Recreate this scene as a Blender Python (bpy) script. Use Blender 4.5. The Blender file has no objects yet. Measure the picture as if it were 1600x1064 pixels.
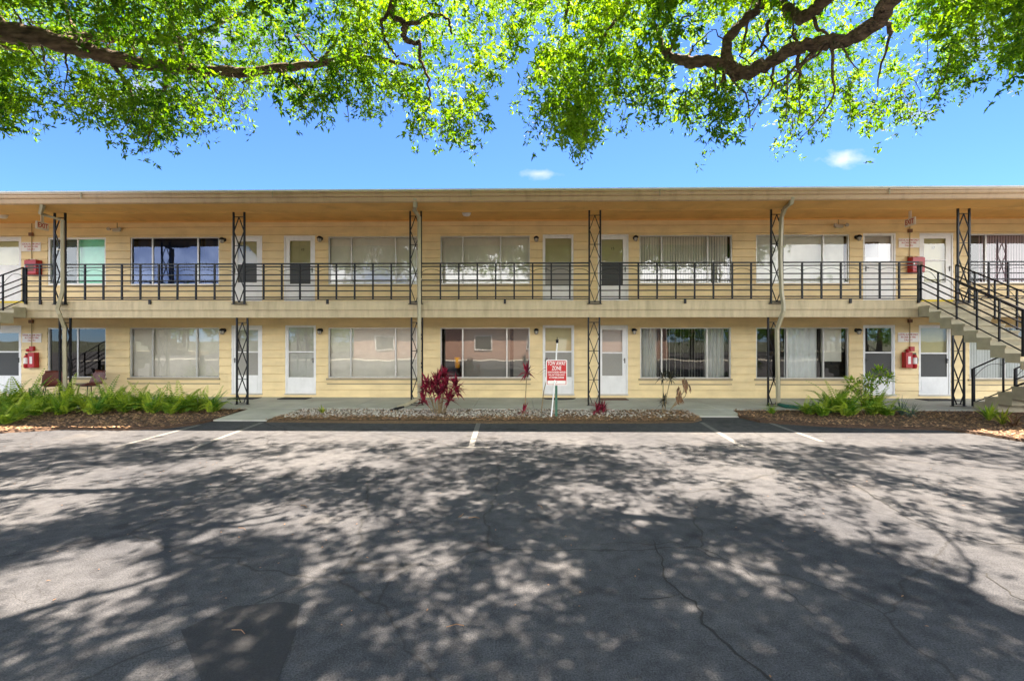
import bpy, bmesh, math, random
import numpy as np
from mathutils import Vector, Matrix
R = math.radians
random.seed(7); RNG = np.random.default_rng(7)
scn = bpy.context.scene
COL = scn.collection

# ------------------------------------------------------------------ camera, sky, sun, exposure
CAMZ, YAW, FPX = 1.8, R(1.0), 711.0
cam = bpy.data.cameras.new('camera'); cam.sensor_width = 36; cam.lens = 16.0; cam.clip_end = 3000; cam.clip_start = 0.05
camo = bpy.data.objects.new('camera', cam); COL.objects.link(camo)
camo.location = (0, 0, CAMZ); camo.rotation_euler = (R(90), 0, YAW); scn.camera = camo
SUNV = Vector((0.20, 0.388, 1.0)).normalized()
ELEV = math.asin(SUNV.z); AZ = math.atan2(SUNV.x, SUNV.y)
sd = bpy.data.lights.new('sun', 'SUN'); sd.energy = 5.0; sd.angle = R(0.53); sd.color = (1.0, 0.84, 0.67)
so = bpy.data.objects.new('sun', sd); COL.objects.link(so)
so.rotation_euler = SUNV.to_track_quat('Z', 'Y').to_euler(); so.location = (10, 20, 50)
w = bpy.data.worlds.new('World'); scn.world = w; w.use_nodes = True
scn.view_settings.view_transform = 'Standard'; scn.view_settings.look = 'None'
scn.view_settings.gamma = 1; scn.view_settings.exposure = 2.76

def px_dir(u, v):
    a = (u - 800) / FPX; b = (532 - v) / FPX
    return (a * math.cos(YAW) - math.sin(YAW), a * math.sin(YAW) + math.cos(YAW), b)
def at(u, v, Y):                      # point on the vertical plane y = Y
    d = px_dir(u, v); t = Y / d[1]
    return (d[0] * t, Y, CAMZ + d[2] * t)
def AX(u, Y): return at(u, 532, Y)[0]
def AZ_(u, v, Y): return at(u, v, Y)[2]
def ground(u, v, z=0.0):
    d = px_dir(u, v); t = (z - CAMZ) / d[2]
    return (d[0] * t, d[1] * t)

def world_sky():
    nt = w.node_tree; n = nt.nodes; l = nt.links; n.clear()
    out = n.new('ShaderNodeOutputWorld'); bg = n.new('ShaderNodeBackground')
    sky = n.new('ShaderNodeTexSky'); sky.sky_type = 'NISHITA'; sky.sun_disc = False
    sky.sun_elevation = ELEV; sky.sun_rotation = AZ; sky.air_density = 1.0; sky.dust_density = 0.35; sky.ozone_density = 10.0
    sky.altitude = 3000
    tc = n.new('ShaderNodeTexCoord'); sep = n.new('ShaderNodeSeparateXYZ'); l.new(tc.outputs['Generated'], sep.inputs[0])
    def M(op, a, b=None, c=None):
        m = n.new('ShaderNodeMath'); m.operation = op
        for i, x in enumerate((a, b, c)):
            if x is None: continue
            if isinstance(x, (int, float)): m.inputs[i].default_value = x
            else: l.new(x, m.inputs[i])
        return m.outputs[0]
    yy = M('MAXIMUM', sep.outputs[1], 0.02)
    px = M('DIVIDE', sep.outputs[0], yy); pz = M('DIVIDE', sep.outputs[2], yy)
    cmb = n.new('ShaderNodeCombineXYZ'); l.new(px, cmb.inputs[0]); l.new(pz, cmb.inputs[1])
    no = n.new('ShaderNodeTexNoise'); no.inputs['Scale'].default_value = 22; no.inputs['Detail'].default_value = 5
    mp = n.new('ShaderNodeMapping'); mp.inputs['Scale'].default_value = (1, 1.6, 1); l.new(cmb.outputs[0], mp.inputs[0]); l.new(mp.outputs[0], no.inputs['Vector'])
    total = None
    for (u, v, ru, rv, s) in [(1425, 178, 46, 20, 1), (1318, 250, 62, 22, 1), (840, 272, 50, 13, .8), (215, 150, 150, 52, 1), (40, 60, 120, 60, 1), (1530, 60, 90, 60, .5), (380, 60, 160, 40, .5)]:
        d = px_dir(u, v); cx = d[0] / d[1]; cz = d[2] / d[1]
        ex = M('DIVIDE', M('SUBTRACT', px, cx), ru / FPX); ez = M('DIVIDE', M('SUBTRACT', pz, cz), rv / FPX)
        r2 = M('ADD', M('MULTIPLY', ex, ex), M('MULTIPLY', ez, ez))
        f = M('MULTIPLY', M('SUBTRACT', M('SUBTRACT', 1.35, M('SQRT', r2)), M('MULTIPLY', no.outputs[0], 1.35)), s * .85)
        f = M('MAXIMUM', f, 0.0)
        total = f if total is None else M('MAXIMUM', total, f)
    fac = M('MULTIPLY', M('MINIMUM', total, 0.9), M('GREATER_THAN', sep.outputs[1], 0.05))
    mix = n.new('ShaderNodeMixRGB'); mix.inputs[2].default_value = (4.4, 4.2, 4.3, 1)
    tint = n.new('ShaderNodeMixRGB'); tint.blend_type = 'MULTIPLY'; tint.inputs[0].default_value = 1; tint.inputs[2].default_value = (0.80, 0.90, 1.06, 1); l.new(sky.outputs[0], tint.inputs[1])
    l.new(fac, mix.inputs[0]); l.new(tint.outputs[0], mix.inputs[1]); l.new(mix.outputs[0], bg.inputs[0])
    # bright cloud bank added behind the camera as fill light for the shaded facade
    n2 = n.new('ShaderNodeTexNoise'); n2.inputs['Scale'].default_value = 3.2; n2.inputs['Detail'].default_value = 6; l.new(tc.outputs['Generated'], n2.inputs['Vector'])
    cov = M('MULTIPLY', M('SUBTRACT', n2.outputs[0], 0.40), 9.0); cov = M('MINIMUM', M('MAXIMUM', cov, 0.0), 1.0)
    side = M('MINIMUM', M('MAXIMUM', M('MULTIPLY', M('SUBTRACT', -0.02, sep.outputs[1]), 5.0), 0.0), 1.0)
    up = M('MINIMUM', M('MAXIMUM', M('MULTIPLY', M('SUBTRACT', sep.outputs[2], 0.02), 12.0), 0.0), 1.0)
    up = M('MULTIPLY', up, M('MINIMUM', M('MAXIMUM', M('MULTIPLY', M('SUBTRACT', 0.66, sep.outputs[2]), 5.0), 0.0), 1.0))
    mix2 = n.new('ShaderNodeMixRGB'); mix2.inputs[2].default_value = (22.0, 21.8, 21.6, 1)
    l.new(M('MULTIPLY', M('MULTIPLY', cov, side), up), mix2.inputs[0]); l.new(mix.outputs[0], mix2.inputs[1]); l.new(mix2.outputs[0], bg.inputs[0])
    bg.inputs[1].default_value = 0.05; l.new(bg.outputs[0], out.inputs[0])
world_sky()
scn.cycles.max_bounces = 12; scn.cycles.diffuse_bounces = 7; scn.cycles.transparent_max_bounces = 12; scn.cycles.sample_clamp_indirect = 8

# ------------------------------------------------------------------ materials
MATS = {}
def mat(name, col, rough=0.7, var=0.12, scale=6.0, bump=0.0, bscale=60.0, metal=0.0, col2=None, stretch=(1, 1, 1), spec=0.5, detail=4, bdist=.01):
    if name in MATS: return MATS[name]
    m = bpy.data.materials.new(name); m.use_nodes = True; MATS[name] = m
    nt = m.node_tree; n = nt.nodes; l = nt.links; b = n['Principled BSDF']
    b.inputs['Roughness'].default_value = rough; b.inputs['Metallic'].default_value = metal
    b.inputs['Specular IOR Level'].default_value = spec
    tc = n.new('ShaderNodeTexCoord'); mp = n.new('ShaderNodeMapping'); mp.inputs['Scale'].default_value = stretch
    l.new(tc.outputs['Object'], mp.inputs[0])
    no = n.new('ShaderNodeTexNoise'); no.inputs['Scale'].default_value = scale; no.inputs['Detail'].default_value = detail
    l.new(mp.outputs[0], no.inputs['Vector'])
    rp = n.new('ShaderNodeValToRGB'); c2 = col2 or tuple(x * (1 + var) for x in col); c1 = col if col2 else tuple(x * (1 - var) for x in col)
    rp.color_ramp.elements[0].position = 0.3; rp.color_ramp.elements[0].color = (*c1, 1)
    rp.color_ramp.elements[1].position = 0.7; rp.color_ramp.elements[1].color = (*c2, 1)
    l.new(no.outputs[0], rp.inputs[0]); l.new(rp.outputs[0], b.inputs['Base Color'])
    if bump:
        n2 = n.new('ShaderNodeTexNoise'); n2.inputs['Scale'].default_value = bscale; n2.inputs['Detail'].default_value = 3
        l.new(mp.outputs[0], n2.inputs['Vector'])
        bp = n.new('ShaderNodeBump'); bp.inputs['Strength'].default_value = bump; bp.inputs['Distance'].default_value = bdist
        l.new(n2.outputs[0], bp.inputs['Height']); l.new(bp.outputs[0], b.inputs['Normal'])
    return m

WALLC = (0.80, 0.63, 0.335)
M_wall = mat('painted_siding', WALLC, 0.55, 0.10, 3.0, 0.2, 90, stretch=(0.5, 1, 1.5), detail=8)
M_soffit = mat('painted_soffit', (0.78, 0.47, 0.15), 0.7, 0.06, 2.0)
M_gutter = mat('gutter_paint', (0.50, 0.34, 0.20), 0.4, 0.06, 3.0, stretch=(0.2, 1, 1))
M_slab = mat('balcony_paint', (0.50, 0.41, 0.26), 0.7, 0.13, 2.5, 0.1, 70, stretch=(3, 1, .5), detail=8)
M_spout = mat('downspout_paint', (0.37, 0.33, 0.22), 0.4, 0.08, 4.0)
M_iron = mat('black_iron', (0.008, 0.009, 0.012), 0.45, 0.3, 30, 0.1, 200, spec=.3)
M_white = mat('white_paint', (0.80, 0.80, 0.79), 0.4, 0.04, 5)
M_vinyl = mat('white_vinyl', (0.82, 0.82, 0.80), 0.35, 0.02, 5)
M_alu = mat('aluminium', (0.55, 0.54, 0.51), 0.35, 0.08, 10, metal=0.35)
M_trim = mat('window_trim', (0.30, 0.25, 0.16), 0.6, 0.1, 5)
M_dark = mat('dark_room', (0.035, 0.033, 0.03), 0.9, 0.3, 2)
M_screen = mat('insect_screen', (0.05, 0.052, 0.05), 0.6, 0.1, 100)
M_screenlt = mat('grey_screen', (0.30, 0.29, 0.26), 0.7, 0.1, 100)
M_cream = mat('cream_door', (0.60, 0.54, 0.30), 0.5, 0.06, 4)
M_greydoor = mat('pale_door', (0.62, 0.61, 0.58), 0.5, 0.06, 4)
M_roof = mat('roof_membrane', (0.72, 0.68, 0.60), 0.8, 0.1, 3)
M_red = mat('red_paint', (0.42, 0.010, 0.014), 0.35, 0.08, 5)
M_redsign = mat('sign_red', (0.48, 0.01, 0.012), 0.35, 0.04, 5)
M_signw = mat('sign_white', (0.80, 0.77, 0.73), 0.5, 0.04, 5)
M_redtext = mat('red_lettering', (0.45, 0.03, 0.02), 0.5, 0.02, 5)
M_blacktext = mat('black_lettering', (0.03, 0.03, 0.03), 0.5, 0.02, 5)
M_yellow = mat('yellow_paint', (0.80, 0.62, 0.03), 0.6, 0.15, 10)
M_brownplastic = mat('brown_plastic', (0.13, 0.035, 0.025), 0.45, 0.12, 10)
M_galv = mat('galvanised_steel', (0.42, 0.42, 0.40), 0.4, 0.15, 20, metal=0.6)
M_green = mat('green_post_paint', (0.035, 0.12, 0.075), 0.5, 0.15, 20)
M_stain = mat('rusty_box', (0.20, 0.09, 0.05), 0.6, 0.2, 20)
M_conduit = mat('conduit_paint', (0.36, 0.27, 0.13), 0.5, 0.1, 10)
M_lampglass = mat('frosted_lamp_glass', (0.45, 0.42, 0.36), 0.2, 0.08, 20)
M_vane = mat('blind_vane', (0.84, 0.82, 0.75), 0.6, 0.05, 5)
M_teal = mat('teal_blind', (0.30, 0.80, 0.58), 0.6, 0.06, 5)
M_tealdk = mat('dark_teal_screen', (0.04, 0.10, 0.095), 0.6, 0.06, 5)
M_pink = mat('mauve_vane', (0.50, 0.38, 0.43), 0.6, 0.06, 5)
M_curt = mat('curtain_cloth', (0.72, 0.74, 0.74), 0.8, 0.05, 5)
M_blue = mat('blue_backed_curtain', (0.09, 0.115, 0.18), 0.8, 0.1, 3)
M_orange = mat('orange_plastic', (0.75, 0.35, 0.02), 0.5, 0.05, 5)
M_mat1 = mat('black_rubber', (0.02, 0.02, 0.022), 0.9, 0.2, 40)
M_mat2 = mat('brown_coir', (0.10, 0.055, 0.035), 0.95, 0.25, 60)
M_concrete = mat('concrete', (0.42, 0.42, 0.37), 0.85, 0.16, 2.2, 0.3, 120)
M_stair = mat('stair_concrete', (0.42, 0.37, 0.26), 0.8, 0.13, 5, 0.3, 90)
M_line = mat('worn_line_paint', (0.085, 0.085, 0.085), 0.85, 0.4, 22, col2=(0.17, 0.167, 0.162), detail=6)
M_patch = mat('patched_asphalt', (0.020, 0.021, 0.024), 0.9, 0.3, 90, 0.6, 220)
M_crack = mat('crack_fill', (0.018, 0.018, 0.018), 0.95, 0.3, 50)
M_barkB = mat('oak_bark', (0.045, 0.032, 0.024), 0.95, 0.0, 16, 1.0, 28, col2=(0.24, 0.17, 0.115), stretch=(0.3, 1, 1.2), detail=8, bdist=.05)
M_stem = mat('plant_stem', (0.25, 0.19, 0.10), 0.8, 0.2, 20)
M_brick = mat('painted_brick', (0.44, 0.29, 0.23), 0.85, 0.12, 8)
M_hose = mat('green_hose', (0.01, 0.10, 0.07), 0.5, 0.1, 8)
M_soil = mat('bed_soil', (0.075, 0.042, 0.025), 0.95, 0.4, 30, 0.8, 60)
M_soilw = mat('pale_bed_soil', (0.10, 0.065, 0.035), 0.95, 0.4, 30, 0.8, 60)
M_earth = mat('earth', (0.05, 0.06, 0.03), 0.95, 0.3, 0.6)
M_farroof = mat('brown_shingle', (0.13, 0.10, 0.08), 0.9, 0.2, 10)

def grime(m, amt, stretch, sc, base=None):
    nt = m.node_tree; n = nt.nodes; l = nt.links; b = n['Principled BSDF']; src = b.inputs['Base Color'].links[0].from_socket
    tc = n.new('ShaderNodeTexCoord'); mp = n.new('ShaderNodeMapping'); mp.inputs['Scale'].default_value = stretch; l.new(tc.outputs['Object'], mp.inputs[0])
    no = n.new('ShaderNodeTexNoise'); no.inputs['Scale'].default_value = sc; no.inputs['Detail'].default_value = 9; no.inputs['Roughness'].default_value = .65; l.new(mp.outputs[0], no.inputs['Vector'])
    rp = n.new('ShaderNodeValToRGB'); rp.color_ramp.elements[0].position = .50; rp.color_ramp.elements[0].color = (1, 1, 1, 1); rp.color_ramp.elements[1].position = .74; rp.color_ramp.elements[1].color = (1 - amt, 1 - amt * 1.05, 1 - amt * 1.1, 1); l.new(no.outputs[0], rp.inputs[0])
    mx = n.new('ShaderNodeMixRGB'); mx.blend_type = 'MULTIPLY'; mx.inputs[0].default_value = 1; l.new(src, mx.inputs[1]); l.new(rp.outputs[0], mx.inputs[2]); l.new(mx.outputs[0], b.inputs['Base Color'])
grime(M_wall, .13, (1.2, 1, .6), 1.3); grime(M_slab, .26, (4.0, 1, .6), 1.4); grime(M_soffit, .22, (1, 1, 1), 1.3); grime(M_concrete, .38, (1, 1, 1), 1.1); grime(M_gutter, .25, (4, 1, 1), 1.2); grime(M_white, .10, (2, 1, 1), 3)
def asphalt():
    m = bpy.data.materials.new('weathered_asphalt'); m.use_nodes = True
    nt = m.node_tree; n = nt.nodes; l = nt.links; b = n['Principled BSDF']; b.inputs['Roughness'].default_value = 0.95
    b.inputs['Specular IOR Level'].default_value = 0.12
    tc = n.new('ShaderNodeTexCoord')
    def noise(sc, det=4, ro=.55):
        x = n.new('ShaderNodeTexNoise'); x.inputs['Scale'].default_value = sc; x.inputs['Detail'].default_value = det; x.inputs['Roughness'].default_value = ro
        l.new(tc.outputs['Object'], x.inputs['Vector']); return x
    def ramp(src, p0, c0, p1, c1):
        r = n.new('ShaderNodeValToRGB'); r.color_ramp.elements[0].position = p0; r.color_ramp.elements[0].color = (*c0, 1)
        r.color_ramp.elements[1].position = p1; r.color_ramp.elements[1].color = (*c1, 1); l.new(src, r.inputs[0]); return r.outputs[0]
    def mix(a, c, fac=1.0, mode='MULTIPLY'):
        x = n.new('ShaderNodeMixRGB'); x.blend_type = mode; l.new(a, x.inputs[1]); l.new(c, x.inputs[2])
        if isinstance(fac, float): x.inputs[0].default_value = fac
        else: l.new(fac, x.inputs[0])
        return x.outputs[0]
    big = ramp(noise(0.35, 5).outputs[0], .35, (0.053, 0.056, 0.064), .68, (0.088, 0.090, 0.096))
    fine = ramp(noise(95, 3, .7).outputs[0], .32, (0.52, 0.52, 0.53), .68, (1.45, 1.43, 1.40))
    c = mix(big, fine)
    mid = ramp(noise(7, 5, .65).outputs[0], .38, (0.78, 0.78, 0.79), .62, (1.1, 1.1, 1.1)); c = mix(c, mid)
    oil = ramp(noise(1.7, 3, .5).outputs[0], .60, (1, 1, 1), .70, (.62, .62, .63)); c = mix(c, oil)
    dust = ramp(noise(.8, 6, .7).outputs[0], .56, (1, 1, 1), .72, (1.3, 1.24, 1.15)); c = mix(c, dust)
    sp = ramp(noise(160, 2, .5).outputs[0], .70, (0, 0, 0), .76, (1, 1, 1))
    lt = n.new('ShaderNodeRGB'); lt.outputs[0].default_value = (0.22, 0.21, 0.19, 1); c = mix(c, lt.outputs[0], sp, 'MIX')
    # alligator cracking in worn areas: thin voronoi edges on warped coordinates
    wn = noise(2.0, 4); va = n.new('ShaderNodeVectorMath'); va.operation = 'MULTIPLY_ADD'
    va.inputs[1].default_value = (.35, .35, 0); l.new(wn.outputs['Color'], va.inputs[0]); l.new(tc.outputs['Object'], va.inputs[2])
    for sc, th, msk, ms in ((3.2, .010, (.55, .62), .25), (0.42, .0035, (.30, .40), .2)):
        vo = n.new('ShaderNodeTexVoronoi'); vo.feature = 'DISTANCE_TO_EDGE'; vo.inputs['Scale'].default_value = sc; l.new(va.outputs[0], vo.inputs['Vector'])
        e = ramp(vo.outputs['Distance'], 0, (1, 1, 1), th * 1.8, (0, 0, 0))
        mk = ramp(noise(ms, 3).outputs[0], msk[0], (0, 0, 0), msk[1], (.7, .7, .7))
        f = mix(e, mk); dk = n.new('ShaderNodeRGB'); dk.outputs[0].default_value = (0.03, 0.03, 0.03, 1)
        c = mix(c, dk.outputs[0], f, 'MIX')
    l.new(c, b.inputs['Base Color'])
    bp = n.new('ShaderNodeBump'); bp.inputs['Strength'].default_value = .7; bp.inputs['Distance'].default_value = .008
    l.new(noise(120, 3, .7).outputs[0], bp.inputs['Height']); l.new(bp.outputs[0], b.inputs['Normal'])
    return m
M_asph = asphalt()

def glass(name, refl, tint=(0.9, 0.92, 0.9), rough=0.0, base=0.06):
    m = bpy.data.materials.new(name); m.use_nodes = True; nt = m.node_tree; n = nt.nodes; l = nt.links; n.clear()
    out = n.new('ShaderNodeOutputMaterial'); mx = n.new('ShaderNodeMixShader'); g = n.new('ShaderNodeBsdfGlossy'); t = n.new('ShaderNodeBsdfTransparent')
    g.inputs['Roughness'].default_value = rough; g.inputs['Color'].default_value = (*refl, 1); t.inputs['Color'].default_value = (*tint, 1)
    fr = n.new('ShaderNodeFresnel'); fr.inputs['IOR'].default_value = 1.5
    ma = n.new('ShaderNodeMath'); ma.operation = 'MULTIPLY_ADD'; ma.inputs[1].default_value = 1.6; ma.inputs[2].default_value = base; l.new(fr.outputs[0], ma.inputs[0])
    tc = n.new('ShaderNodeTexCoord'); no = n.new('ShaderNodeTexNoise'); no.inputs['Scale'].default_value = 1.1; no.inputs['Detail'].default_value = 1
    bp = n.new('ShaderNodeBump'); bp.inputs['Strength'].default_value = 0.12; bp.inputs['Distance'].default_value = 0.02
    l.new(tc.outputs['Object'], no.inputs['Vector']); l.new(no.outputs[0], bp.inputs['Height']); l.new(bp.outputs[0], g.inputs['Normal'])
    l.new(ma.outputs[0], mx.inputs[0]); l.new(t.outputs[0], mx.inputs[1]); l.new(g.outputs[0], mx.inputs[2]); l.new(mx.outputs[0], out.inputs[0])
    MATS[name] = m; return m
G_clear = glass('window_glass', (1, 1, 1), base=0.0)
G_mirror = glass('reflective_glass', (0.32, 0.40, 0.62), (0.35, 0.4, 0.5), base=0.06)
G_sheen = glass('reflective_window_glass', (1, 1, 1), (0.95, 0.95, 0.93), base=0.03)
G_dark = glass('dark_glass', (1, 1, 1), (0.3, 0.3, 0.32), base=0.0)
G_strong = glass('sheeny_glass', (1, 1, 1), (0.85, 0.85, 0.83), base=0.05)

def leafmat(name, c1, c2, trans, tw=0.5, rough=0.45, attr='tone'):
    m = bpy.data.materials.new(name); m.use_nodes = True; nt = m.node_tree; n = nt.nodes; l = nt.links; n.clear()
    out = n.new('ShaderNodeOutputMaterial'); at_ = n.new('ShaderNodeAttribute'); at_.attribute_name = attr
    rp = n.new('ShaderNodeValToRGB'); rp.color_ramp.elements[0].color = (*c1, 1); rp.color_ramp.elements[1].color = (*c2, 1); l.new(at_.outputs['Fac'], rp.inputs[0])
    d = n.new('ShaderNodeBsdfPrincipled'); d.inputs['Roughness'].default_value = rough; l.new(rp.outputs[0], d.inputs['Base Color']); d.inputs['Specular IOR Level'].default_value = .35
    t = n.new('ShaderNodeBsdfTranslucent'); mu = n.new('ShaderNodeMixRGB'); mu.blend_type = 'MULTIPLY'; mu.inputs[0].default_value = 1; l.new(rp.outputs[0], mu.inputs[1]); mu.inputs[2].default_value = (*trans, 1); l.new(mu.outputs[0], t.inputs['Color'])
    mx = n.new('ShaderNodeMixShader'); mx.inputs[0].default_value = tw; l.new(d.outputs[0], mx.inputs[1]); l.new(t.outputs[0], mx.inputs[2]); l.new(mx.outputs[0], out.inputs[0])
    MATS[name] = m; return m
L_oak = leafmat('oak_leaf', (0.020, 0.062, 0.004), (0.135, 0.200, 0.010), (3.0, 3.4, 0.6), 0.52, .65)
L_fern = leafmat('fern_leaf', (0.06, 0.18, 0.02), (0.44, 0.52, 0.06), (1.5, 1.6, 0.8), 0.4)
L_red = leafmat('red_leaf', (0.08, 0.010, 0.022), (0.38, 0.03, 0.07), (1.4, 1.0, 1.0), 0.3)
L_brown = leafmat('dried_leaf', (0.07, 0.035, 0.02), (0.28, 0.15, 0.07), (1.2, 1.0, .8), 0.2)
L_dark = leafmat('dark_leaf', (0.015, 0.022, 0.018), (0.05, 0.045, 0.03), (1.2, 1.2, 1.0), 0.2)
L_blue = leafmat('blue_green_leaf', (0.06, 0.11, 0.09), (0.16, 0.22, 0.17), (1.2, 1.3, 1.1), 0.3)
L_yel = leafmat('yellow_green_leaf', (0.16, 0.22, 0.03), (0.42, 0.42, 0.06), (1.3, 1.3, .8), 0.35)
L_chip = leafmat('bark_chip', (0.09, 0.045, 0.022), (0.55, 0.33, 0.18), (1, 1, 1), 0.0, .9)
L_stone = leafmat('white_stone', (0.12, 0.10, 0.08), (0.60, 0.56, 0.50), (1, 1, 1), 0.0, .8)

# ------------------------------------------------------------------ mesh helpers
class MB:
    def __init__(s): s.v = []; s.f = []; s.t = []
    def add(s, vs, fs, tone=None):
        o = len(s.v); s.v += [tuple(p) for p in vs]; s.f += [tuple(i + o for i in f) for f in fs]
        if tone is not None: s.t += [tone] * len(vs)
        return s
    def box(s, x0, x1, y0, y1, z0, z1):
        return s.add([(x0, y0, z0), (x1, y0, z0), (x1, y1, z0), (x0, y1, z0), (x0, y0, z1), (x1, y0, z1), (x1, y1, z1), (x0, y1, z1)],
                     [(0, 3, 2, 1), (4, 5, 6, 7), (0, 1, 5, 4), (1, 2, 6, 5), (2, 3, 7, 6), (3, 0, 4, 7)])
    def quad(s, a, b, c, d): return s.add([a, b, c, d], [(0, 1, 2, 3)])
    def tube(s, pts, rad, n=8, sq=None, cap=True):
        pts = [Vector(p) for p in pts]; rads = rad if isinstance(rad, (list, tuple)) and sq is None else [rad] * len(pts)
        o = len(s.v); up = None
        for i, p in enumerate(pts):
            d = (pts[min(i + 1, len(pts) - 1)] - pts[max(i - 1, 0)]).normalized()
            if up is None: up = Vector((0, 0, 1)) if abs(d.z) < .9 else Vector((0, 1, 0))
            a = d.cross(up).normalized(); bb = a.cross(d).normalized(); up = bb
            if sq is not None:
                hx, hy = sq
                for (cx, cy) in ((-hx, -hy), (hx, -hy), (hx, hy), (-hx, hy)): s.v.append(tuple(p + a * cx + bb * cy))
            else:
                for k in range(n):
                    th = 2 * math.pi * k / n; s.v.append(tuple(p + a * math.cos(th) * rads[i] + bb * math.sin(th) * rads[i]))
        m = 4 if sq is not None else n
        for i in range(len(pts) - 1):
            for k in range(m):
                s.f.append((o + i * m + k, o + i * m + (k + 1) % m, o + (i + 1) * m + (k + 1) % m, o + (i + 1) * m + k))
        if cap:
            s.f.append(tuple(o + k for k in range(m))[::-1]); s.f.append(tuple(o + (len(pts) - 1) * m + k for k in range(m)))
        return s
    def lathe(s, c, prof, n=16, axis='z'):
        o = len(s.v)
        for (r, h) in prof:
            for k in range(n):
                th = 2 * math.pi * k / n; x, y = r * math.cos(th), r * math.sin(th)
                s.v.append((c[0] + x, c[1] + y, c[2] + h) if axis == 'z' else (c[0] + x, c[1] + h, c[2] + y))
        for i in range(len(prof) - 1):
            for k in range(n): s.f.append((o + i * n + k, o + i * n + (k + 1) % n, o + (i + 1) * n + (k + 1) % n, o + (i + 1) * n + k))
        return s
    def build(s, name, m, parent=None, smooth=False, label=None, bevel=0):
        me = bpy.data.meshes.new(name); me.from_pydata(s.v, [], s.f); me.materials.append(m)
        if s.t and len(s.t) == len(s.v):
            a = me.attributes.new('tone', 'FLOAT', 'POINT'); a.data.foreach_set('value', s.t)
        if smooth: me.polygons.foreach_set('use_smooth', [True] * len(me.polygons))
        me.update(); o = bpy.data.objects.new(name, me); COL.objects.link(o)
        if parent is not None:
            o.parent = parent
            pl = parent.matrix_world.translation if False else wloc(parent)
            o.location = -pl
        if label: o['label'] = label
        if bevel:
            md = o.modifiers.new('bevel', 'BEVEL'); md.width = bevel; md.segments = 2; md.limit_method = 'ANGLE'
        return o
def wloc(o):
    v = Vector((0, 0, 0))
    while o is not None: v += o.location; o = o.parent
    return v
def thing(name, label, cat, loc=(0, 0, 0), group=None):
    o = bpy.data.objects.new(name, None); COL.objects.link(o); o.location = loc; o.empty_display_size = .1
    return tag(o, label, cat, group)
def tag(o, label=None, cat=None, group=None, kind=None):
    if label: o['label'] = label
    if cat: o['category'] = cat
    if group: o['group'] = group
    if kind: o['kind'] = kind
    return o
def text(name, body, size, loc, m, parent, rot=(R(90), 0, 0), ext=0.001, spacing=1.0, sx=1.0, bold=0.0):
    cu = bpy.data.curves.new(name, 'FONT'); cu.body = body; cu.size = size; cu.align_x = 'CENTER'; cu.align_y = 'CENTER'; cu.extrude = ext; cu.space_line = spacing; cu.offset = bold
    t = bpy.data.objects.new('t', cu); COL.objects.link(t); bpy.context.view_layer.update()
    me = bpy.data.meshes.new_from_object(t.evaluated_get(bpy.context.evaluated_depsgraph_get())); bpy.data.objects.remove(t); bpy.data.curves.remove(cu)
    mtx = Matrix.Translation(Vector(loc)) @ Matrix.Rotation(rot[2], 4, 'Z') @ Matrix.Rotation(rot[0], 4, 'X') @ Matrix.Diagonal((sx, 1, 1, 1))
    me.transform(mtx); me.materials.clear(); me.materials.append(m); me.name = name
    o = bpy.data.objects.new(name, me); COL.objects.link(o)
    if parent is not None: o.parent = parent; o.location = -wloc(parent)
    return o
def leaf(mb, base, d, nrm, L, W, tone, curl=0.0):
    """pointed leaf, 2 quads with a slight fold"""
    d = Vector(d).normalized(); sd_ = d.cross(Vector(nrm)).normalized(); up = sd_.cross(d)
    b = Vector(base); m1 = b + d * L * .4 + up * curl * L * .12; tp = b + d * L - up * curl * L * .35
    mb.add([b, m1 + sd_ * W * .5 - up * W * .1, tp, m1 - sd_ * W * .5 - up * W * .1, m1], [(0, 1, 4), (1, 2, 4), (2, 3, 4), (3, 0, 4)], tone)

# ------------------------------------------------------------------ ground, lot, paths
YW, YC = 13.75, 12.0
WALKZ = 0.08
g = MB(); g.quad((-900, -900, -.06), (900, -900, -.06), (900, 900, -.06), (-900, 900, -.06)); tag(g.build('ground', M_earth), kind='structure')
g = MB(); g.quad((-70, -45, 0), (70, -45, 0), (70, 12.1, 0), (-70, 12.1, 0)); tag(g.build('parking_lot', M_asph), kind='structure')
wk = MB()
xs = [-26 + 1.55 * i for i in range(35)]
for a, b in zip(xs[:-1], xs[1:]): wk.box(a + .004, b - .004, 11.5, YW + .05, -.05, WALKZ)
tag(wk.build('walkway', M_concrete, bevel=.008), kind='structure')
def path(x0a, x1a, x0b, x1b, y0, name='front_path'):
    p = MB()
    p.add([(x0a, 11.5, WALKZ - .004), (x1a, 11.5, WALKZ - .004), (x1b, y0, .03), (x0b, y0, .03), (x0a, 11.5, -.05), (x1a, 11.5, -.05), (x1b, y0, -.05), (x0b, y0, -.05)],
          [(0, 3, 2, 1), (2, 3, 7, 6), (0, 4, 7, 3), (1, 2, 6, 5)])
    tag(p.build(name, M_concrete), kind='structure')
path(-6.85, -5.55, -6.85, -5.65, 10.05)
path(4.05, 5.3, 4.1, 5.2, 10.75)

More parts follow.
